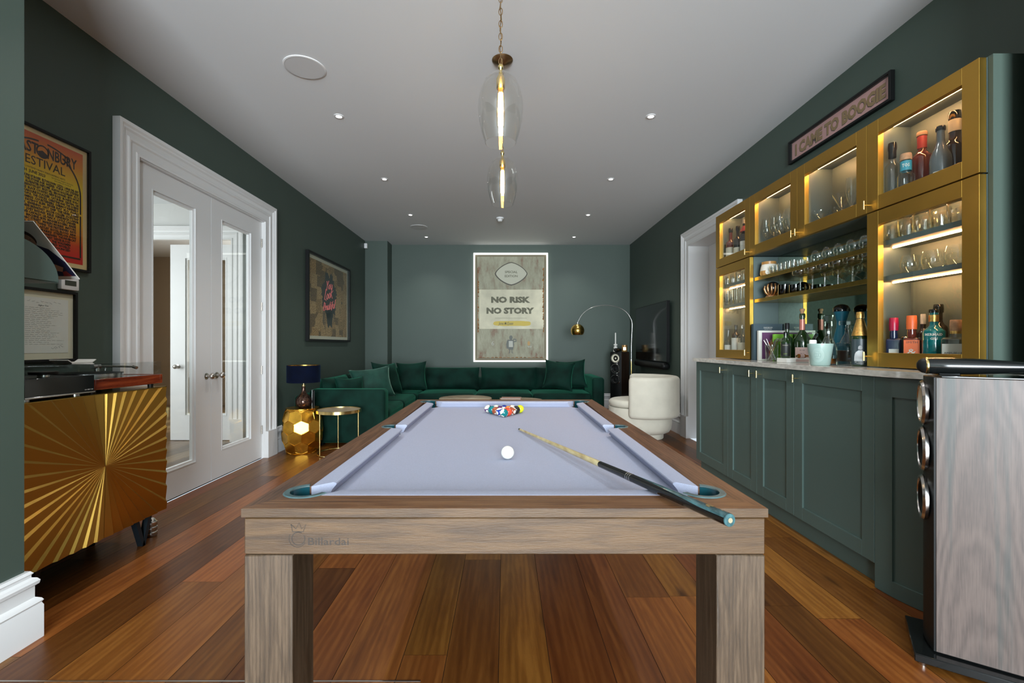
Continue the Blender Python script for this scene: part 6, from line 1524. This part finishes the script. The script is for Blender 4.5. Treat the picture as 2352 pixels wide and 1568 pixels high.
t = thing('gift_box', 'flat white and rose carton lying on the worktop under the small bottle', 'box', (2.035, 3.225, zw), .03)
mb = MB(); mb.box(-.085, .085, -.055, .055, 0, .030, bev=.001); mb.build('carton', M['paper'], t)
mb = MB(); rect(mb, -.02, .080, .006, .024, on_back(0, -.0556, 0), pkl); mb.build('side_print', pkl, t, smooth=0)
bottle('wine_bottle', 'small dark bottle with green and gold marks standing on the white carton', 1.985, 3.235, zw + .0305, .185, .030, dgreen, blk, .86, .013, .012, .60, (pm('black_label', (.012, .014, .012), .5), .08, .55, 60), None, None, (('PORTO', .010, .48, .035, cl_), ('LBV', .010, .16, .022, flat('label_green', (.25, .35, .03)))))
mg = bottle('magnum_bottle', 'big dark green champagne magnum with rose foil and pink label', 2.178, 3.350, zw, .352, .058, dgreen, dgreen, .905, .019, .016, .40, (pkl, .06, .30, 48), (pkf, .66, .88), None, (('ROSE', .012, .24, .03, ink), ('BRUT', .008, .17, .02, ink)), sh=.24)
mb = MB(); mb.lathe([(0, .3525), (.012, .3525), (.011, .366), (.0165, .374), (.0165, .384), (.012, .389), (0, .39)], 20); mb.build('cork_stopper', cork, mg)
t = thing('miniature_bottle', 'little amber bottle lying on its side on the white carton', 'bottle', (2.075, 3.185, zw + .0455), .1)
mb = MB(); Xr = Matrix.Rotation(pi / 2, 4, 'Y'); mb.lathe([(0, -.035), (.014, -.034), (.0145, .01), (.006, .028), (.006, .045), (0, .045)], 18, None, Xr); mb.build('glass_body', amber, t)
mb = MB(); mb.lathe([(.0148, -.028), (.0148, .004)], 18, None, Xr); mb.build('label', pkl, t)
mb = MB(); mb.lathe([(0, -.0352), (.007, -.0355), (.007, -.048), (0, -.048)], 14, None, Xr); mb.build('cap', M['brass_edge'], t)
# pale green bucket candle with raised oval lettering
bx_, by_ = 1.885, 2.735; t = thing('scented_candle', 'pale green ceramic candle bucket with embossed oval lettering', 'candle', (bx_, by_, zw), face_cam(bx_, by_))
cel = pm('celadon_glaze', (.30, .42, .385), .28, coat=.2); cel2 = flat('celadon_raised', (.40, .52, .48), .3)
mb = MB(); mb.lathe([(0, 0), (.046, 0), (.050, .004), (.0665, .126), (.0665, .130), (.0635, .130), (.059, .100), (0, .100)], 44); mb.build('bucket', cel, t)
mb = MB()
def onb(u, v): r_ = .050 + (.0165) * v / .130 + .0009; return (r_ * sin(u / r_), -r_ * cos(u / r_), v)
for rx, ry in ((.020, .027), (.024, .031), (.028, .035), (.0315, .039)):
    for k in range(36):
        a, a2 = 2 * pi * k / 36, 2 * pi * (k + 1) / 36; w_ = .0008
        mb.add([onb(-.012 + (rx - w_) * cos(a), .062 + (ry - w_) * sin(a)), onb(-.012 + (rx + w_) * cos(a), .062 + (ry + w_) * sin(a)), onb(-.012 + (rx + w_) * cos(a2), .062 + (ry + w_) * sin(a2)), onb(-.012 + (rx - w_) * cos(a2), .062 + (ry - w_) * sin(a2))], [[0, 1, 2, 3]], cel2)
for s_, v in (('FEU', .076), ('DE B', .062), ('OIS', .048)):
    tmp = MB(); text(tmp, s_, .015, Matrix.Identity(4), None, width=.022 if len(s_) < 4 else .028, res=1, off=.0004); mb.add([onb(-.012 + p.x, v + p.y) for p in tmp.v], tmp.f, cel2)
mb.build('embossed_oval', cel2, t, smooth=0)
mb = MB(); mb.lathe([(0, .1005), (.0575, .1005), (.0575, .104), (0, .104)], 32); mb.build('wax', M['paper'], t)
t = thing('glass_stopper_bottle', 'small white bottle with a clear faceted stopper behind the candle bucket', 'bottle', (1.99, 2.955, zw), face_cam(2, 2.9))
mb = MB(); mb.lathe([(0, 0), (.020, 0), (.021, .004), (.021, .150), (.017, .155), (0, .155)], 24); mb.build('body', M['paper'], t)
mb = MB(); mb.lathe([(0, .1555), (.016, .1555), (.018, .165), (.028, .180), (.030, .195), (.018, .206), (0, .208)], 8); mb.build('stopper', M['crystal'], t, smooth=0)
# decanters
t = thing('decanter', 'slender clear decanter with a tall square stopper and amber spirit', 'decanter', (2.025, 2.862, zw), face_cam(2.03, 2.8))
mb = MB(); mb.lathe(shell([(0, 0), (.045, 0), (.050, .006), (.050, .060), (.045, .105), (.030, .150), (.018, .175), (.017, .215), (.020, .225)], .003), 32); mb.build('glass_body', M['crystal'], t)
mb = MB(); mb.lathe([(0, .006), (.0455, .006), (.0455, .038), (0, .038)], 28); mb.build('spirit', amber, t)
mb = MB(); mb.lathe([(0, .2255), (.015, .2255), (.020, .24), (.019, .27), (.026, .305), (.026, .308), (0, .308)], 8); mb.build('stopper', M['crystal'], t, smooth=0)
t = thing('square_decanter', 'square clear decanter with a flat disc stopper half full of dark liquid', 'decanter', (2.05, 2.730, zw), face_cam(2.05, 2.73) - .55)
mb = MB(); rbox(mb, -.045, .045, -.045, .045, 0, .135, .006, 2); mb.lathe([(.044, .134), (.030, .165), (.018, .190), (.016, .215), (.022, .222)], 24); mb.build('glass_body', M['crystal'], t, smooth=30)
mb = MB(); mb.box(-.040, .040, -.040, .040, .024, .090, bev=.003); mb.build('dark_liquid', darkl, t)
mb = MB(); mb.lathe([(0, .2225), (.012, .2225), (.014, .238), (.046, .240), (.047, .243), (.047, .262), (.045, .265), (0, .265)], 16); mb.build('disc_stopper', M['crystal'], t, smooth=0)
# teal grinder-like shaker
t = thing('cocktail_shaker', 'teal waisted shaker with a glossy black domed top by the mirror', 'shaker', (2.178, 2.960, zw))
mb = MB(); mb.lathe([(0, 0), (.045, 0), (.046, .10), (.040, .18), (.026, .245), (.026, .275), (.036, .315), (.042, .338), (0, .338)], 36); mb.build('body', pm('teal_matt', (.0, .10, .15), .45), t)
mb = MB(); mb.lathe([(0, .3385), (.046, .3385), (.047, .345), (.044, .362), (.034, .376), (.016, .384), (0, .386)], 36); mb.build('domed_top', M['gloss_black'], t)
ch_ = bottle('champagne_bottle', 'champagne bottle with gold foil neck, red collar and a portrait label', 2.045, 2.632, zw, .312, .042, dgreen, goldf, .88, .0185, .015, .47, (pm('label_night', (.03, .045, .05), .35), .03, .50, 72), (goldf, .56, .87), None, sh=.24)
mb = MB(); mb.lathe([(.0425, .147), (.0385, .162), (.030, .176)], 28); mb.build('red_collar', pm('red_collar', (.45, .01, .025), .3), ch_)
mb = MB(); X = Matrix.Identity(4); pw_ = flat('portrait_white', (.50, .52, .52)); pg_ = flat('portrait_grey', (.30, .31, .31))
def onr(u, v): r_ = .0434; return (r_ * sin(u / r_), -r_ * cos(u / r_), v)
def pw(pts, m_, e=0.0):
    mb.add([tuple(Vector(onr(u, v)) * 1 + Vector((0, -e, 0))) for u, v in pts], [list(range(len(pts)))], m_)
rows_ = [(.030, .030), (.029, .055), (.026, .070), (.020, .082), (.008, .091)]
mb.add([onr(-w_ + 2 * w_ * k / 10, v) for w_, v in rows_ for k in range(11)], [[i * 11 + k, i * 11 + k + 1, i * 11 + k + 12, i * 11 + k + 11] for i in range(4) for k in range(10)], pw_)
pw([(.010 * cos(a), .105 + .014 * sin(a)) for a in [2 * pi * k / 16 for k in range(16)]], pg_, .0004)
pw([(.009 * cos(a), .098 + .008 * sin(a)) for a in [pi + pi * k / 8 for k in range(9)]], flat('beard_grey', (.08, .085, .09)), .0007)
text_wrap(mb, 'GET THE PARTY', .007, .0437, .024, wl, .055); text_wrap(mb, 'STARTED', .006, .0437, .016, wl, .035)
mb.build('portrait', pw_, ch_, smooth=0)
